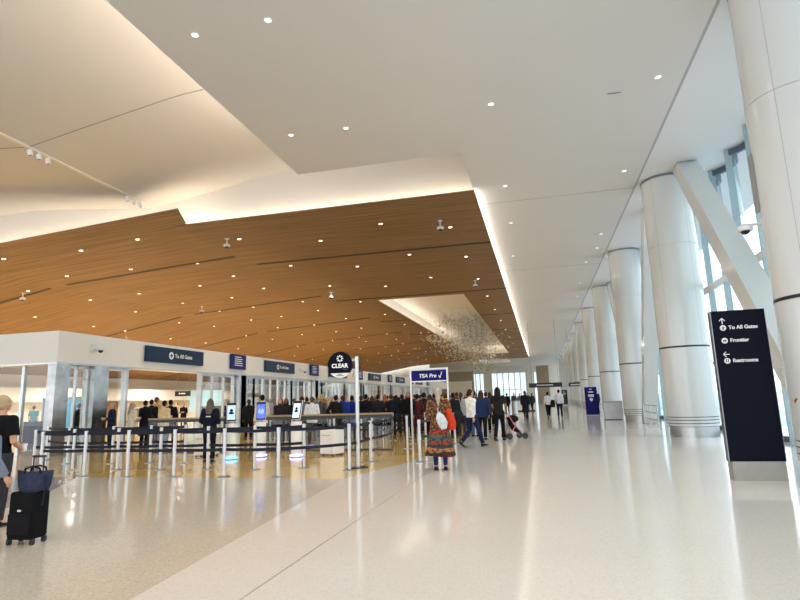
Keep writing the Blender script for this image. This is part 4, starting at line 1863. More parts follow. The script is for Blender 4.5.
def hair_mesh(kind, voxel=0.010):
    mb = MB()
    if kind in ('short', 'long', 'ponytail', 'bun', 'curly'):
        mb.ball((0, -0.014, 1.668), (0.083, 0.097, 0.112), 18, 12)
    if kind == 'long':
        mb.tube([V(0, -0.05, 1.70), V(0, -0.085, 1.58), V(0, -0.115, 1.44), V(0, -0.135, 1.28)], [(0.085, 0.06), (0.095, 0.05), (0.10, 0.04), (0.07, 0.022)], 14)
        for s_ in (1, -1):
            mb.tube([V(0.07 * s_, -0.01, 1.70), V(0.086 * s_, -0.02, 1.58), V(0.10 * s_, -0.06, 1.42)], [0.025, 0.028, 0.018], 10)
    elif kind == 'ponytail':
        mb.tube([V(0, -0.09, 1.70), V(0, -0.14, 1.66), V(0, -0.15, 1.52), V(0, -0.155, 1.36)], [0.03, 0.042, 0.045, 0.015], 12)
    elif kind == 'bun':
        mb.ball((0, -0.09, 1.75), (0.05, 0.05, 0.045))
    elif kind == 'curly':
        r_ = random.Random(4)
        for k in range(46):
            a, b = r_.uniform(0, 2 * PI), r_.uniform(-0.6, 1.4)
            p = V(0.092 * math.cos(a) * math.cos(b), -0.022 + 0.105 * math.sin(a) * math.cos(b) * (1 if math.sin(a) < 0 else 0.72), 1.665 + 0.118 * math.sin(b))
            mb.ball(p, 0.028, 8, 6)
    elif kind == 'cap':
        mb.ball((0, -0.006, 1.69), (0.087, 0.105, 0.095), 18, 12)
        mb.tube([V(0, 0.05, 1.705), V(0, 0.13, 1.70), V(0, 0.175, 1.69)], [(0.08, 0.014), (0.075, 0.010), (0.045, 0.008)], 14)
    return fuse(mb, voxel, 'hair_' + kind, 1)


def shoe_mesh():
    mb = MB()
    mb.mi = 0
    rings = []
    for y, w, h in ((-0.075, 0.022, 0.05), (-0.06, 0.036, 0.075), (0.0, 0.040, 0.085), (0.06, 0.043, 0.062), (0.12, 0.048, 0.045), (0.17, 0.040, 0.036), (0.195, 0.018, 0.022)):
        rings.append([(-w, y, 0.012), (w, y, 0.012), (w * 1.02, y, h * .5), (w * .7, y, h), (-w * .7, y, h), (-w * 1.02, y, h * .5)])
    mb.loft(rings)
    mb.mi = 1
    rings = []
    for y, w in ((-0.08, 0.022), (-0.06, 0.040), (0.06, 0.047), (0.12, 0.052), (0.175, 0.043), (0.20, 0.018)):
        rings.append([(-w, y, 0.0), (w, y, 0.0), (w, y, 0.018), (-w, y, 0.018)])
    mb.loft(rings)
    me = mb.mesh('shoe', [mat('shoe_black', (0.015, 0.015, 0.016, 1), 0.5), mat('shoe_sole', (0.03, 0.03, 0.03, 1), 0.6)], True)
    me.set_sharp_from_angle(angle=math.radians(50))
    return me


CACHE = {}


def cached(fn, *a):
    k = (fn.__name__,) + a
    if k not in CACHE:
        CACHE[k] = fn(*a)
    return CACHE[k]


def cloth(rgb, rough=0.85):
    nm = 'cloth_%d_%d_%d' % rgb
    return mat(nm, srgb(*rgb), rough, spec=0.15, noise=(14, 0.18), bump=0.25)


SKINS = [srgb(196, 148, 120), srgb(170, 120, 92), srgb(120, 80, 58), srgb(214, 168, 142)]


def skin(i):
    return mat('skin_%d' % i, SKINS[i], 0.55, spec=0.3, noise=(20, 0.06))


def lk(name, me, parent, m_):
    o_ = link(name, me, parent)
    if m_ is not None:
        if not me.materials:
            me.materials.append(m_)
        o_.material_slots[0].link = 'OBJECT'
        o_.material_slots[0].material = m_
    return o_


SHOE = shoe_mesh()
EYES = eyes_mesh()


def person(x, y, h, rot, pose, top, tcol, bot, bcol, hair, hcol, label, grp=None, sk=0, shoe=(22, 22, 24)):
    t_ = thing('person', label, 'person', (x, y, 0), math.radians(rot), grp)
    s_ = h / 1.77
    t_.scale = (s_, s_, s_)
    P = pose_def(pose)
    lk('body', cached(body_mesh, pose), t_, skin(sk))
    lk('hair' if hair != 'cap' else 'cap', cached(hair_mesh, hair), t_, cloth(hcol, 0.6))
    link('face_features', EYES, t_)
    lk(top, cached(top_mesh, top, pose), t_, tcol if isinstance(tcol, bpy.types.Material) else cloth(tcol))
    if bot:
        lk(bot, cached(bottom_mesh, bot, pose), t_, cloth(bcol))
    for k in 'RL':
        o_ = lk('shoe', SHOE, t_, cloth(shoe, 0.5))
        an, a = P['an' + k], P['pt' + k]
        o_.rotation_euler = (a, 0, 0)
        off = Matrix.Rotation(a, 3, 'X') @ V(0, 0, -0.085)
        o_.location = an + off
    return t_


def px(x, Y):
    p = at_y(x, 400, Y)
    return p.x


TAKEN = []


def free_spot(x, Y, gap=0.62):
    """step back along the floor until nobody stands closer than gap"""
    for _ in range(40):
        X = px(x, Y)
        if FX - 0.62 < X < FX + 0.45:
            X = FX + 0.5
        ok = all((X - a) ** 2 + (Y - b) ** 2 > gap * gap for a, b in TAKEN)
        ok = ok and all((X - o_.location.x) ** 2 + (Y - o_.location.y) ** 2 > 0.3 for o_ in STAN)
        if ok:
            break
        Y += 0.3
    TAKEN.append((X, Y))
    return X, Y


STAN = [o_ for o_ in COL.objects if o_.name.startswith('stanchion')]


def bag_pack(x, y, z, rot, col, lab, s_=1.0):
    """worn rucksack"""
    t_ = thing('backpack', lab, 'backpack', (x, y, z), math.radians(rot))
    t_.scale = (s_, s_, s_)
    m_ = MB()
    m_.tube([V(0, 0, 0), V(0, -0.01, 0.08), V(0, 0, 0.30), V(0, 0.01, 0.44), V(0, 0.02, 0.48)], [(0.12, 0.06), (0.16, 0.09), (0.155, 0.085), (0.12, 0.06), (0.06, 0.03)], 16)
    lk('pack_body', m_.mesh('pack_body', cloth(col), True), t_, None)
    m_ = MB()
    m_.tube([V(0, -0.07, 0.05), V(0, -0.085, 0.14), V(0, -0.075, 0.24)], [(0.10, 0.03), (0.115, 0.045), (0.09, 0.02)], 14)
    lk('front_pocket', m_.mesh('front_pocket', cloth(tuple(int(c * 1.25) for c in col)), True), t_, None)
    for sx in (-1, 1):
        m_ = MB()
        m_.tube([V(0.09 * sx, 0.05, 0.06), V(0.11 * sx, 0.11, 0.20), V(0.10 * sx, 0.10, 0.38), V(0.07 * sx, 0.03, 0.44)], [(0.018, 0.006)] * 4, 8)
        lk('shoulder_strap', m_.mesh('shoulder_strap', cloth(col), True), t_, None)
    return t_


NAVY, BLK, CHAR, GREY, LGREY, WHT = (24, 30, 52), (20, 20, 22), (52, 52, 58), (110, 112, 118), (160, 160, 162), (226, 226, 224)
BEIGE, TAN_, BRN, DENIM, BLUE, TEALC = (206, 184, 148), (176, 138, 96), (84, 58, 42), (62, 82, 116), (32, 58, 150), (52, 112, 124)
RED, BURG, OLIVE, PINK, MUST = (168, 46, 40), (92, 36, 42), (92, 92, 60), (208, 150, 150), (190, 140, 50)
HB, HBR, HBLK, HGR, HBL, HWH = (70, 48, 34), (104, 76, 52), (24, 20, 20), (150, 144, 138), (190, 158, 110), (214, 208, 200)

# ---- the two by the suitcase
MX = px(4, 6.3)
person(MX, 6.3, 1.77, 4, 'onearm', 'tee', (14, 14, 17), 'trousers', CHAR, 'short', (176, 152, 122), 'man in black polo shirt with fair grey hair, seen from behind holding a cup', sk=0)
t = thing('paper_cup', 'small white cup in the hand of the man in black polo', 'cup', (MX + 0.13, 6.57, 0.965))
m = MB()
m.lathe([(0.030, 0.0), (0.040, 0.10)], n=18)
m.build('cup_body', PLAST, t, True)
m = MB()
m.lathe([(0.043, 0.10), (0.043, 0.112), (0.034, 0.118)], n=18)
m.build('lid', PLAST, t)
person(px(-9, 5.4), 5.4, 1.52, -8, 'pull', 'jacket', (108, 116, 130), 'trousers', (40, 48, 70), 'short', HB, 'person in grey-blue denim jacket at the picture edge beside the black suitcase', sk=0)

# suitcase and tote
t = thing('suitcase', 'black upright rolling suitcase with its pull handle raised', 'suitcase', (-6.04, 5.62, 0), math.radians(6))
m = MB()
m.box2((-0.168, -0.13, 0.06), (0.168, 0.13, 0.60))
o = m.build('shell', cloth((16, 16, 18)), t)
b = o.modifiers.new('bevel', 'BEVEL')
b.width = 0.035
b.segments = 3
m = MB()
m.box2((-0.15, -0.150, 0.12), (0.15, -0.128, 0.36))
o = m.build('front_pocket', cloth((20, 20, 23)), t)
b = o.modifiers.new('bevel', 'BEVEL')
b.width = 0.01
m = MB()
m.box2((-0.02, -0.155, 0.385), (0.03, -0.130, 0.405))
m.build('badge', STEEL, t)
for sx in (-1, 1):
    for sy in (-1, 1):
        m = MB()
        m.cyl((sx * 0.15 - 0.015, sy * 0.09, 0.032), (sx * 0.15 + 0.015, sy * 0.09, 0.032), 0.032, n=16)
        m.box((sx * 0.15, sy * 0.09, 0.055), (0.045, 0.04, 0.03))
        m.build('wheel', BLACKM, t)
h_ = None
m = MB()
for sx in (-0.07, 0.07):
    m.cyl((sx, 0.09, 0.55), (sx, 0.09, 0.985), 0.009, n=8)
m.box((0, 0.09, 0.99), (0.17, 0.03, 0.025))
m.build('pull_handle', BLACKM, t)
t = thing('tote_bag', 'dark navy tote bag resting on top of the black suitcase', 'bag', (-5.97, 5.60, 0.602), math.radians(6))
t.scale = (0.92, 0.9, 1.0)
m = MB()
rings = []
for z, w, d in ((0.0, 0.19, 0.10), (0.06, 0.21, 0.12), (0.16, 0.235, 0.10), (0.22, 0.245, 0.06)):
    rings.append([(w * math.cos(2 * PI * k / 24) * (1.0 if abs(math.cos(2 * PI * k / 24)) < .7 else 1.06), d * math.sin(2 * PI * k / 24), z + 0.02 * math.cos(4 * PI * k / 24)) for k in range(24)])
m.loft(rings)
m.build('bag_body', cloth((46, 52, 70)), t, True)
m = MB()
m.tube([V(0.19, -0.06, 0.18), V(0.235, -0.10, 0.02), V(0.235, -0.11, -0.12), V(0.215, -0.11, -0.15)], [(0.012, 0.005)] * 4, 8)
m.build('strap', cloth((30, 34, 48)), t, True)
for s_ in (-1, 1):
    m = MB()
    m.tube([V(-0.12, 0.05 * s_, 0.20), V(-0.10, 0.055 * s_, 0.265), V(0, 0.06 * s_, 0.285), V(0.10, 0.055 * s_, 0.265), V(0.12, 0.05 * s_, 0.20)], [0.013] * 5, 8)
    m.build('handle', cloth((26, 26, 30)), t, True)

# ---- agent by the kiosk
a_ = person(-9.02, 13.95, 1.72, 14, 'carry', 'jacket', (22, 24, 38), 'trousers', (20, 21, 30), 'long', (96, 84, 76), 'staff member in dark navy jacket with long grey-brown hair beside the lilac-screen kiosk', sk=0)
m = MB()
for k in range(5):
    m.box((-0.055 + 0.027 * k, -0.159, 1.27), (0.020, 0.006, 0.032))
m.build('back_lettering', LETTER, a_)


# ---- woman in floral coat
def floral(name, cols, scale):
    m_ = bpy.data.materials.new(name)
    m_.use_nodes = True
    n = m_.node_tree
    p_ = n.nodes['Principled BSDF']
    t_ = n.nodes.new('ShaderNodeTexCoord')
    v_ = n.nodes.new('ShaderNodeTexVoronoi')
    v_.inputs['Scale'].default_value = scale
    n.links.new(t_.outputs['Object'], v_.inputs['Vector'])
    s_ = n.nodes.new('ShaderNodeSeparateColor')
    n.links.new(v_.outputs['Color'], s_.inputs[0])
    r_ = n.nodes.new('ShaderNodeValToRGB')
    r_.color_ramp.interpolation = 'CONSTANT'
    e_ = r_.color_ramp.elements
    e_[0].position = 0
    e_[0].color = srgb(*cols[0])
    e_[1].position = 1.0 / len(cols)
    e_[1].color = srgb(*cols[1])
    for i, c in enumerate(cols[2:]):
        q = e_.new((i + 2.0) / len(cols))
        q.color = srgb(*c)
    n.links.new(s_.outputs[0], r_.inputs[0])
    n.links.new(r_.outputs[0], p_.inputs['Base Color'])
    p_.inputs['Roughness'].default_value = 0.9
    MATS[name] = m_
    return m_


def skirt_mat():
    m_ = bpy.data.materials.new('banded_skirt')
    m_.use_nodes = True
    n = m_.node_tree
    p_ = n.nodes['Principled BSDF']
    t_ = n.nodes.new('ShaderNodeTexCoord')
    sp_ = n.nodes.new('ShaderNodeSeparateXYZ')
    n.links.new(t_.outputs['Object'], sp_.inputs[0])
    ns = n.nodes.new('ShaderNodeTexNoise')
    ns.inputs['Scale'].default_value = 9
    n.links.new(t_.outputs['Object'], ns.inputs['Vector'])
    ad = n.nodes.new('ShaderNodeMath')
    ad.operation = 'MULTIPLY_ADD'
    ad.inputs[1].default_value = 0.10
    n.links.new(ns.outputs['Fac'], ad.inputs[0])
    n.links.new(sp_.outputs['Z'], ad.inputs[2])
    mr = n.nodes.new('ShaderNodeMapRange')
    mr.inputs['From Min'].default_value = 0.28
    mr.inputs['From Max'].default_value = 1.0
    n.links.new(ad.outputs[0], mr.inputs['Value'])
    r_ = n.nodes.new('ShaderNodeValToRGB')
    r_.color_ramp.interpolation = 'CONSTANT'
    e_ = r_.color_ramp.elements
    bands = [(150, 40, 36), (60, 44, 40), (176, 110, 60), (40, 60, 56), (150, 52, 40), (44, 92, 84), (110, 80, 60), (160, 48, 40), (130, 60, 44)]
    e_[0].position = 0
    e_[0].color = srgb(*bands[0])
    e_[1].position = 1 / 9
    e_[1].color = srgb(*bands[1])
    for i in range(2, 9):
        q = e_.new(i / 9)
        q.color = srgb(*bands[i])
    n.links.new(mr.outputs[0], r_.inputs[0])
    v_ = n.nodes.new('ShaderNodeTexVoronoi')
    v_.inputs['Scale'].default_value = 24
    n.links.new(t_.outputs['Object'], v_.inputs['Vector'])
    s_ = n.nodes.new('ShaderNodeSeparateColor')
    n.links.new(v_.outputs['Color'], s_.inputs[0])
    r2 = n.nodes.new('ShaderNodeValToRGB')
    r2.color_ramp.interpolation = 'CONSTANT'
    r2.color_ramp.elements[0].color = (0.12, 0.12, 0.14, 1)
    r2.color_ramp.elements[1].position = 0.3
    r2.color_ramp.elements[1].color = (1, 1, 1, 1)
    n.links.new(s_.outputs[0], r2.inputs[0])
    mx = n.nodes.new('ShaderNodeMix')
    mx.data_type = 'RGBA'
    mx.blend_type = 'MULTIPLY'
    mx.inputs[0].default_value = 0.8
    n.links.new(r_.outputs[0], mx.inputs[6])
    n.links.new(r2.outputs[0], mx.inputs[7])
    n.links.new(mx.outputs[2], p_.inputs['Base Color'])
    p_.inputs['Roughness'].default_value = 0.9
    return m_


FLOR = floral('floral_cloth', [(110, 34, 28), (120, 84, 40), (50, 34, 28), (150, 112, 64), (70, 56, 30), (104, 58, 34)], 30)
WX, WY = -2.24, 12.35
w_ = person(WX, WY, 1.79, 8, 'carry', 'jacket', FLOR, 'leggings', (34, 44, 92), 'ponytail', (176, 164, 150), 'woman in floral jacket and long banded skirt with fair grey ponytail, seen from behind', sk=3)
for c_ in w_.children:
    if c_.name.startswith('hair'):
        c_.scale = (1.16, 1.06, 1.0)
        c_.location = (0, -0.1 * 0.06, 0.01)
m = MB()
rings = []
for z, rx, ry in ((1.02, 0.165, 0.125), (0.95, 0.19, 0.145), (0.75, 0.235, 0.185), (0.50, 0.285, 0.235), (0.30, 0.33, 0.27)):
    rings.append([(rx * math.cos(2 * PI * k / 48) * (1 + 0.05 * math.sin(k * 2 * PI / 6) * (1.02 - z)), ry * math.sin(2 * PI * k / 48) * (1 + 0.05 * math.sin(k * 2 * PI / 6) * (1.02 - z)), z + (0.02 * math.sin(k * 2 * PI / 24) if z < 0.4 else 0)) for k in range(48)])
m.loft(rings)
m.build('skirt', skirt_mat(), w_, True)
t = thing('shoulder_bag', 'orange-red slouchy bag on the shoulder of the floral-coated woman', 'bag', (WX + 0.27, WY - 0.05, 0.86), math.radians(20))
m = MB()
m.tube([V(0.03, 0, 0.0), V(0.02, 0, 0.10), V(-0.01, 0, 0.28), V(-0.06, 0, 0.46)], [(0.07, 0.10), (0.10, 0.15), (0.09, 0.13), (0.035, 0.05)], 16)
m.build('bag_body', cloth((206, 66, 30)), t, True)
m = MB()
m.tube([V(-0.05, 0.03, 0.42), V(-0.10, 0.02, 0.62), V(-0.12, -0.02, 0.66)], [(0.02, 0.008)] * 3, 8)
m.build('strap', cloth((170, 40, 30)), t, True)
t = thing('tote_bag', 'white plastic bag held at the back of the floral-coated woman', 'bag', (WX + 0.10, WY - 0.245, 0.92), math.radians(8))
m = MB()
m.tube([V(0.05, 0, -0.04), V(0.03, 0, 0.08), V(-0.03, 0, 0.22), V(-0.06, 0.02, 0.32)], [(0.06, 0.03), (0.11, 0.05), (0.10, 0.04), (0.03, 0.02)], 14)
m.build('bag_body', cloth((206, 206, 210)), t, True)
m = MB()
m.tube([V(-0.06, 0.02, 0.30), V(-0.08, 0.03, 0.40), V(-0.05, 0.06, 0.42)], [0.010] * 3, 8)
m.build('handle', cloth((190, 190, 196)), t, True)

# ---- man in white shirt, striding
s_x, s_y = -2.2, 17.9
person(s_x, s_y, 1.80, -46, 'walk', 'shirt', (232, 228, 222), 'trousers', (28, 34, 66), 'short', (62, 42, 28), 'man in white shirt and navy trousers striding past the crowd', sk=0)
t = thing('messenger_bag', 'black bag hanging in front of the striding white-shirted man', 'bag', (s_x - 0.42, s_y + 0.10, 0.72), math.radians(-30))
m = MB()
m.tube([V(0, 0, 0), V(0, 0, 0.08), V(0, 0, 0.30), V(0, 0, 0.40)], [(0.16, 0.07), (0.19, 0.10), (0.18, 0.09), (0.12, 0.05)], 16)
m.build('bag_body', cloth((34, 36, 44)), t, True)
m = MB()
m.tube([V(-0.12, 0, 0.38), V(-0.06, 0, 0.52), V(0.06, 0, 0.52), V(0.12, 0, 0.38)], [0.012] * 4, 8)
m.build('handle', cloth(BLK), t, True)

# ---- woman with pushchair
person(-1.52, 20.4, 1.88, -12, 'push', 'tee', (40, 38, 40), 'trousers', (18, 18, 20), 'long', (30, 22, 20), 'woman in black with long dark hair pushing a small pink pushchair', sk=1)
t = thing('pushchair', 'small pushchair with pink frame and black seat beside the woman in black', 'pushchair', (-1.05, 21.1, 0), math.radians(-60))
PINKM = mat('pink_metal', srgb(214, 130, 138), 0.4, noise=(5, 0.05))
for sx in (-1, 1):
    m = MB()
    m.tube([V(0.20 * sx, -0.32, 0.92), V(0.20 * sx, -0.10, 0.55), V(0.20 * sx, 0.30, 0.12)], [0.016] * 3, 8)
    m.build('side_frame', PINKM, t, True)
    m = MB()
    m.tube([V(0.20 * sx, -0.02, 0.5), V(0.20 * sx, -0.28, 0.12)], [0.014] * 2, 8)
    m.build('rear_strut', PINKM, t, True)
    for y in (0.32, -0.30):
        m = MB()
        m.lathe([(0.07, -0.018), (0.115, -0.018), (0.115, 0.018), (0.07, 0.018)], n=24)
        wh = m.build('wheel', BLACKM, t)
        wh.rotation_euler = (0, PI / 2, 0)
        wh.location = (0.22 * sx, y, 0.115)
m = MB()
m.tube([V(-0.2, -0.32, 0.92), V(0.2, -0.32, 0.92)], [0.018] * 2, 10, up=(0, 0, 1))
m.build('push_bar', BLACKM, t, True)
m = MB()
m.tube([V(0, 0.20, 0.26), V(0, 0.02, 0.34), V(0, -0.12, 0.52), V(0, -0.18, 0.76)], [(0.17, 0.05), (0.18, 0.08), (0.18, 0.06), (0.16, 0.03)], 14)
m.build('seat', cloth((26, 24, 28)), t, True)
m = MB()
m.ball((0, -0.02, 0.72), (0.19, 0.22, 0.14), 18, 10)
m.build('hood', cloth((34, 30, 34)), t, True)

# ---- people walking away down the hall
p = fl(527, 419)
person(p.x, 37.0, 1.86, 5, 'walk', 'coat', (28, 32, 48), 'trousers', BLK, 'short', HB, 'person in long dark navy coat walking away along the open hall', sk=1)
person(0.42, 39.0, 1.74, 8, 'walk', 'shirt', (226, 228, 234), 'trousers', BLK, 'short', HBLK, 'shorter of the white-shirted pair, walking away with a dark bag', 'white-shirted pair walking away', sk=1, shoe=(200, 200, 200))
person(1.14, 38.6, 1.88, -4, 'walk', 'shirt', (222, 226, 234), 'trousers', (30, 32, 40), 'short', HBLK, 'taller of the white-shirted pair, walking away beside the column row', 'white-shirted pair walking away', sk=1)
bag_pack(0.72, 38.8, 0.72, 10, (30, 30, 34), 'dark bag carried between the two white-shirted walkers', 1.0)
person(3.98, 44.0, 1.80, 30, 'stand', 'jacket', (24, 24, 30), 'trousers', BLK, 'short', HBLK, 'person in black half hidden behind the violet-blue freestanding sign', sk=1)
bag_pack(4.02, 43.66, 1.02, 30, (44, 44, 48), 'grey-black backpack worn by the person behind the violet-blue sign')

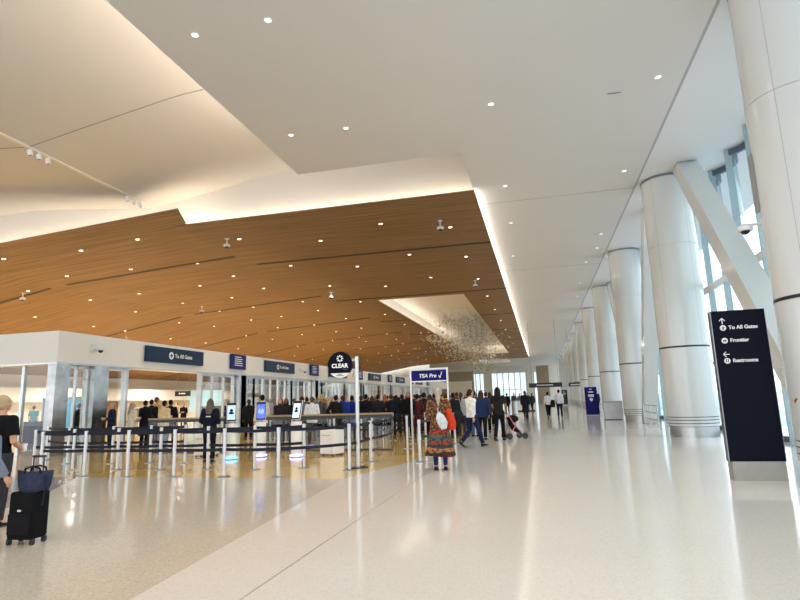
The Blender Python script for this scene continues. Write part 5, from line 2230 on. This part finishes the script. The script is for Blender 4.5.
# ---- crowd: (pixel x, depth, height, rot, pose, top, colour, bottom, colour, hair, colour, label)
CR = [
    # at the first gateway
    (133, 17.9, 1.72, -20, 'phone', 'jacket', (206, 196, 176), 'trousers', (176, 160, 140), 'long', HGR, 'grey-haired person in cream jacket queueing at the first open gateway'),
    (146, 18.6, 1.80, 0, 'phone', 'coat', (24, 24, 28), 'trousers', BLK, 'short', HBLK, 'person in long black coat at the first gateway beside the cream jacket'),
    (152, 19.4, 1.84, 10, 'stand', 'jacket', (32, 32, 38), 'trousers', BLK, 'short', HBLK, 'broad person in charcoal jacket in the middle of the first gateway'),
    (157, 20.4, 1.94, -15, 'stand', 'jacket', (196, 160, 110), 'trousers', BRN, 'short', HBR, 'tall person in tan jacket standing out over the first gateway group'),
    (165, 18.0, 1.76, -8, 'phone', 'hoodie', (214, 192, 150), 'trousers', (104, 128, 160), 'short', HBLK, 'person in beige hoodie and pale jeans at the first gateway'),
    (171, 19.6, 1.80, 20, 'hip', 'jacket', (22, 22, 26), 'trousers', CHAR, 'short', HBLK, 'dark-haired person in black just behind the beige hoodie'),
    (113, 17.6, 1.76, 150, 'phone', 'shirt', (30, 38, 66), 'trousers', (26, 30, 46), 'short', HGR, 'person in navy shirt facing out beside the steel pillar'),
    (80, 20.5, 1.78, 0, 'stand', 'jacket', (22, 24, 30), 'trousers', (70, 96, 132), 'short', HBLK, 'person in dark jacket and jeans before the blue-lit glass booth'),
    (35, 26.0, 1.80, 20, 'stand', 'tee', (60, 120, 130), 'trousers', (30, 50, 90), 'short', HBLK, 'person in teal shirt inside the hall left of the steel pillar'),
    (177, 36.0, 1.76, 160, 'phone', 'shirt', (150, 130, 110), 'trousers', CHAR, 'short', HBLK, 'officer in tan-grey shirt at a scanner deep inside the first gateway'),
    (184, 33.0, 1.70, 200, 'phone', 'jacket', BLK, 'trousers', BLK, 'bun', HBLK, 'small dark-clothed person at a scanner behind the first gateway'),
    (228, 30.0, 1.76, 170, 'stand', 'shirt', (34, 40, 70), 'trousers', BLK, 'short', HBR, 'officer in blue shirt behind glass between the first two gateways'),
    (236, 29.0, 1.72, 10, 'stand', 'jacket', (220, 214, 206), 'trousers', CHAR, 'short', HBLK, 'person in pale jacket behind glass next to the second gateway pillar'),
    (243, 33.0, 1.78, 0, 'stand', 'jacket', BLK, 'trousers', BLK, 'short', HBLK, 'person in black beside the second gateway pillar, inside the hall'),
    # second gateway, in front of it and behind the kiosks
    (249, 22.5, 1.74, 30, 'stand', 'jacket', (30, 30, 34), 'trousers', BLK, 'ponytail', HBLK, 'person in black with ponytail behind the dark-screen kiosk'),
    (262, 18.4, 1.86, 60, 'onearm', 'jacket', (216, 206, 186), 'trousers', (28, 28, 32), 'short', HBLK, 'tall person in cream jacket and black trousers right behind the dark-screen kiosk'),
    (271, 22.0, 1.74, 10, 'stand', 'hoodie', (150, 152, 158), 'trousers', CHAR, 'short', HGR, 'grey-haired person in grey hoodie between the two tall kiosks'),
    (280, 19.0, 1.74, 175, 'carry', 'jacket', (40, 36, 40), 'trousers', (26, 28, 40), 'long', (110, 70, 50), 'person in dark jacket with long brown hair facing the belts'),
    (286, 20.2, 1.72, 190, 'phone', 'jacket', (34, 30, 34), 'trousers', BLK, 'long', HB, 'person with long dark hair just beside the pale-screen kiosk'),
    (302, 20.4, 1.78, 10, 'stand', 'jacket', (112, 114, 124), 'trousers', CHAR, 'short', HB, 'person in plain grey jacket just past the pale-screen kiosk'),
    (307, 23.5, 1.76, 0, 'stand', 'jacket', (30, 28, 30), 'trousers', BLK, 'short', HBLK, 'person in black jacket between grey jacket and white jacket queuers'),
    (312, 19.6, 1.74, 20, 'carry', 'jacket', (222, 222, 222), 'trousers', (40, 42, 54), 'short', HBR, 'person in white jacket behind the long glass barrier'),
    (321, 19.9, 1.80, -10, 'stand', 'jacket', (84, 82, 84), 'trousers', (30, 30, 34), 'curly', HBL, 'person in mottled grey jacket with fair curly hair behind the glass barrier'),
    (328, 23.0, 1.72, 15, 'stand', 'hoodie', (196, 176, 150), 'trousers', CHAR, 'ponytail', HBL, 'person in beige hoodie with fair ponytail behind the glass barrier'),
    (336, 20.3, 1.78, 0, 'hip', 'jacket', (26, 26, 28), 'trousers', BLK, 'short', HBLK, 'person in black with hand on hip behind the round navy sign'),
    (343, 20.1, 1.76, -8, 'stand', 'puffer', (34, 56, 140), 'trousers', (34, 36, 44), 'short', HB, 'person in bright blue puffer jacket behind the glass barrier'),
    (352, 20.6, 1.76, 12, 'stand', 'coat', (28, 48, 130), 'trousers', (30, 40, 84), 'short', HBLK, 'person in royal blue coat close to the sign pole'),
    (361, 23.4, 1.76, 5, 'stand', 'jacket', (40, 36, 36), 'trousers', BLK, 'short', HB, 'person in dark brown jacket just past the sign pole'),
    (366, 22.4, 1.80, -10, 'phone', 'jacket', (26, 26, 30), 'trousers', CHAR, 'short', HBLK, 'person in black jacket looking down past the sign pole'),
    (372, 25.5, 1.74, 10, 'stand', 'hoodie', (120, 110, 104), 'trousers', BLK, 'long', HB, 'person in taupe hoodie with long hair in the queue lanes'),
    (378, 22.9, 1.78, 0, 'stand', 'jacket', (44, 44, 52), 'trousers', BLK, 'short', HBLK, 'person in slate jacket under the fourth gateway sign'),
    (385, 25.7, 1.80, 0, 'stand', 'jacket', (176, 96, 40), 'trousers', (34, 34, 40), 'long', (150, 90, 50), 'person in rust orange jacket in the queue lanes'),
    (391, 22.6, 1.76, 20, 'hip', 'jacket', (24, 26, 36), 'trousers', BLK, 'short', HB, 'person in midnight blue jacket hand on hip in the queue lanes'),
    (396, 26.2, 1.76, -10, 'stand', 'coat', (34, 32, 34), 'trousers', BLK, 'long', HBLK, 'person in long dark coat with black hair in the queue lanes'),
    (402, 22.8, 1.74, 10, 'phone', 'jacket', (30, 30, 34), 'trousers', CHAR, 'bun', HBLK, 'person in black with a hair bun near the header frame'),
    (408, 21.9, 1.84, 172, 'stand', 'coat', (18, 18, 20), 'trousers', BLK, 'long', (120, 84, 56), 'tall person in long black coat facing the camera by the header frame'),
    (417, 22.1, 1.74, 20, 'stand', 'dress', (92, 40, 40), 'leggings', BURG, 'short', HBLK, 'person in burgundy dress beside the tall black-coated person'),
    (424, 25.0, 1.80, 0, 'stand', 'jacket', (34, 34, 40), 'trousers', BLK, 'curly', HBLK, 'person with round black curly hair under the navy header'),
    (420, 28.5, 1.76, 0, 'stand', 'jacket', (200, 200, 204), 'trousers', CHAR, 'short', HB, 'person in pale grey jacket deep behind the navy header'),
    (430, 22.6, 1.72, -10, 'stand', 'jacket', (48, 60, 52), 'trousers', BLK, 'long', HB, 'person in dark green jacket inside the header frame'),
    (434, 26.5, 1.78, 10, 'stand', 'hoodie', (60, 60, 66), 'trousers', BLK, 'short', HBLK, 'person in dark grey hoodie inside the header frame'),
    (441, 21.6, 1.82, 8, 'stand', 'jacket', (196, 150, 60), 'trousers', CHAR, 'short', HBLK, 'dark-haired person in mustard jacket beyond the floral-coated woman'),
    (447, 24.6, 1.74, 0, 'stand', 'jacket', (70, 60, 54), 'trousers', BLK, 'short', HB, 'person in brown jacket between header post and striding man'),
    (453, 22.0, 1.74, 15, 'stand', 'jacket', (36, 36, 44), 'trousers', BLK, 'short', HBLK, 'person in black jacket left behind the striding man'),
    (457, 26.8, 1.80, -10, 'stand', 'jacket', (100, 40, 40), 'trousers', BLK, 'short', HB, 'person in dark red jacket in the crowd beyond the striding man'),
    (461, 23.4, 1.76, 0, 'phone', 'jacket', (170, 170, 176), 'trousers', (60, 60, 66), 'ponytail', HB, 'person in light grey jacket partly hidden by the striding man'),
    (468, 28.2, 1.80, 0, 'stand', 'jacket', (46, 62, 96), 'trousers', BLK, 'short', HBLK, 'person in steel blue jacket over the shoulder of the striding man'),
    (474, 22.6, 1.80, -20, 'stand', 'jacket', (34, 70, 96), 'trousers', (74, 100, 140), 'short', HBLK, 'person in petrol blue jacket and jeans just beyond the striding man'),
    (481, 20.9, 1.78, -10, 'stand', 'puffer', (38, 54, 92), 'trousers', (26, 28, 36), 'long', HB, 'person in navy puffer jacket between striding man and woman in black'),
    (486, 25.0, 1.76, 5, 'stand', 'jacket', (60, 62, 70), 'trousers', BLK, 'short', HB, 'person in graphite jacket behind the navy puffer jacket'),
    (490, 30.0, 1.78, 0, 'stand', 'coat', (50, 40, 36), 'trousers', BLK, 'long', HB, 'person in long brown coat farther back beside the woman in black'),
    (476, 33.0, 1.80, 0, 'stand', 'jacket', (28, 28, 32), 'trousers', BLK, 'short', HBLK, 'person in plain black jacket far behind the striding man'),
    # far desk
    (507, 49.0, 1.80, 10, 'stand', 'jacket', (20, 20, 24), 'trousers', BLK, 'short', HBLK, 'person in black at the near end of the far service desk'),
    (514, 58.5, 1.86, 180, 'stand', 'shirt', (70, 70, 80), 'trousers', BLK, 'short', HB, 'person in grey shirt standing behind the far service desk'),
    (520, 59.0, 1.80, 180, 'stand', 'jacket', (110, 116, 124), 'trousers', BLK, 'short', HBLK, 'person in pale blue-grey jacket behind the far service desk'),
    (526, 52.0, 1.84, 0, 'stand', 'jacket', (34, 34, 44), 'trousers', BLK, 'short', HBLK, 'person in dark jacket beyond the long navy coat, near the far desk'),
    (532, 56.0, 1.76, 20, 'walk', 'jacket', (48, 50, 60), 'trousers', BLK, 'short', HB, 'person in slate grey jacket walking beside the far service desk'),
]
for (x, Y, h_, rot, po, tp, tcl, bt, bcl, hr, hcl, lab) in CR:
    X, Y = free_spot(x, Y)
    person(X, Y, h_, rot, po, tp, tcl, bt, bcl, hr, hcl, lab, 'travellers in the hall', sk=(x * 7 + int(Y)) % 4 if (x % 5) else 0)
# the dense background of the queue, too far off to tell apart
rr = random.Random(21)
POSES = ['stand', 'phone', 'hip', 'stand']
for k in range(34):
    x = 352 + k * 3.9 + rr.uniform(-1.5, 1.5)
    Y = rr.uniform(31, 46)
    X, Y = free_spot(x, Y)
    o = person(X, Y, rr.uniform(1.66, 1.84), rr.uniform(0, 360), rr.choice(POSES), rr.choice(['jacket', 'coat', 'hoodie', 'shirt']), rr.choice([BLK, CHAR, (30, 32, 44), (40, 36, 36), (54, 54, 60), BRN, (130, 126, 122), (190, 186, 180), (40, 56, 90), BURG]), 'trousers', rr.choice([BLK, CHAR, (50, 60, 84)]), rr.choice(['short', 'long', 'short', 'ponytail']), rr.choice([HBLK, HB, HBR, HGR]),
               'traveller standing in the dense far part of the queue under the wood ceiling', 'travellers deep in the queue', sk=rr.randint(0, 3))
for k in range(12):
    x = 296 + k * 5.2 + rr.uniform(-1.5, 1.5)
    Y = rr.uniform(26, 30)
    X, Y = free_spot(x, Y)
    person(X, Y, rr.uniform(1.66, 1.84), rr.uniform(0, 360), rr.choice(POSES), rr.choice(['jacket', 'coat', 'hoodie', 'shirt']), rr.choice([BLK, CHAR, (30, 32, 44), (40, 36, 36), (84, 80, 80), (170, 160, 150), (60, 70, 90)]), 'trousers', rr.choice([BLK, CHAR, (50, 60, 84)]), rr.choice(['short', 'long', 'short', 'ponytail']), rr.choice([HBLK, HB, HBR, HGR]),
           'traveller in the shadowed queue close along the glazed gateways', 'travellers along the gateways', sk=rr.randint(0, 3))
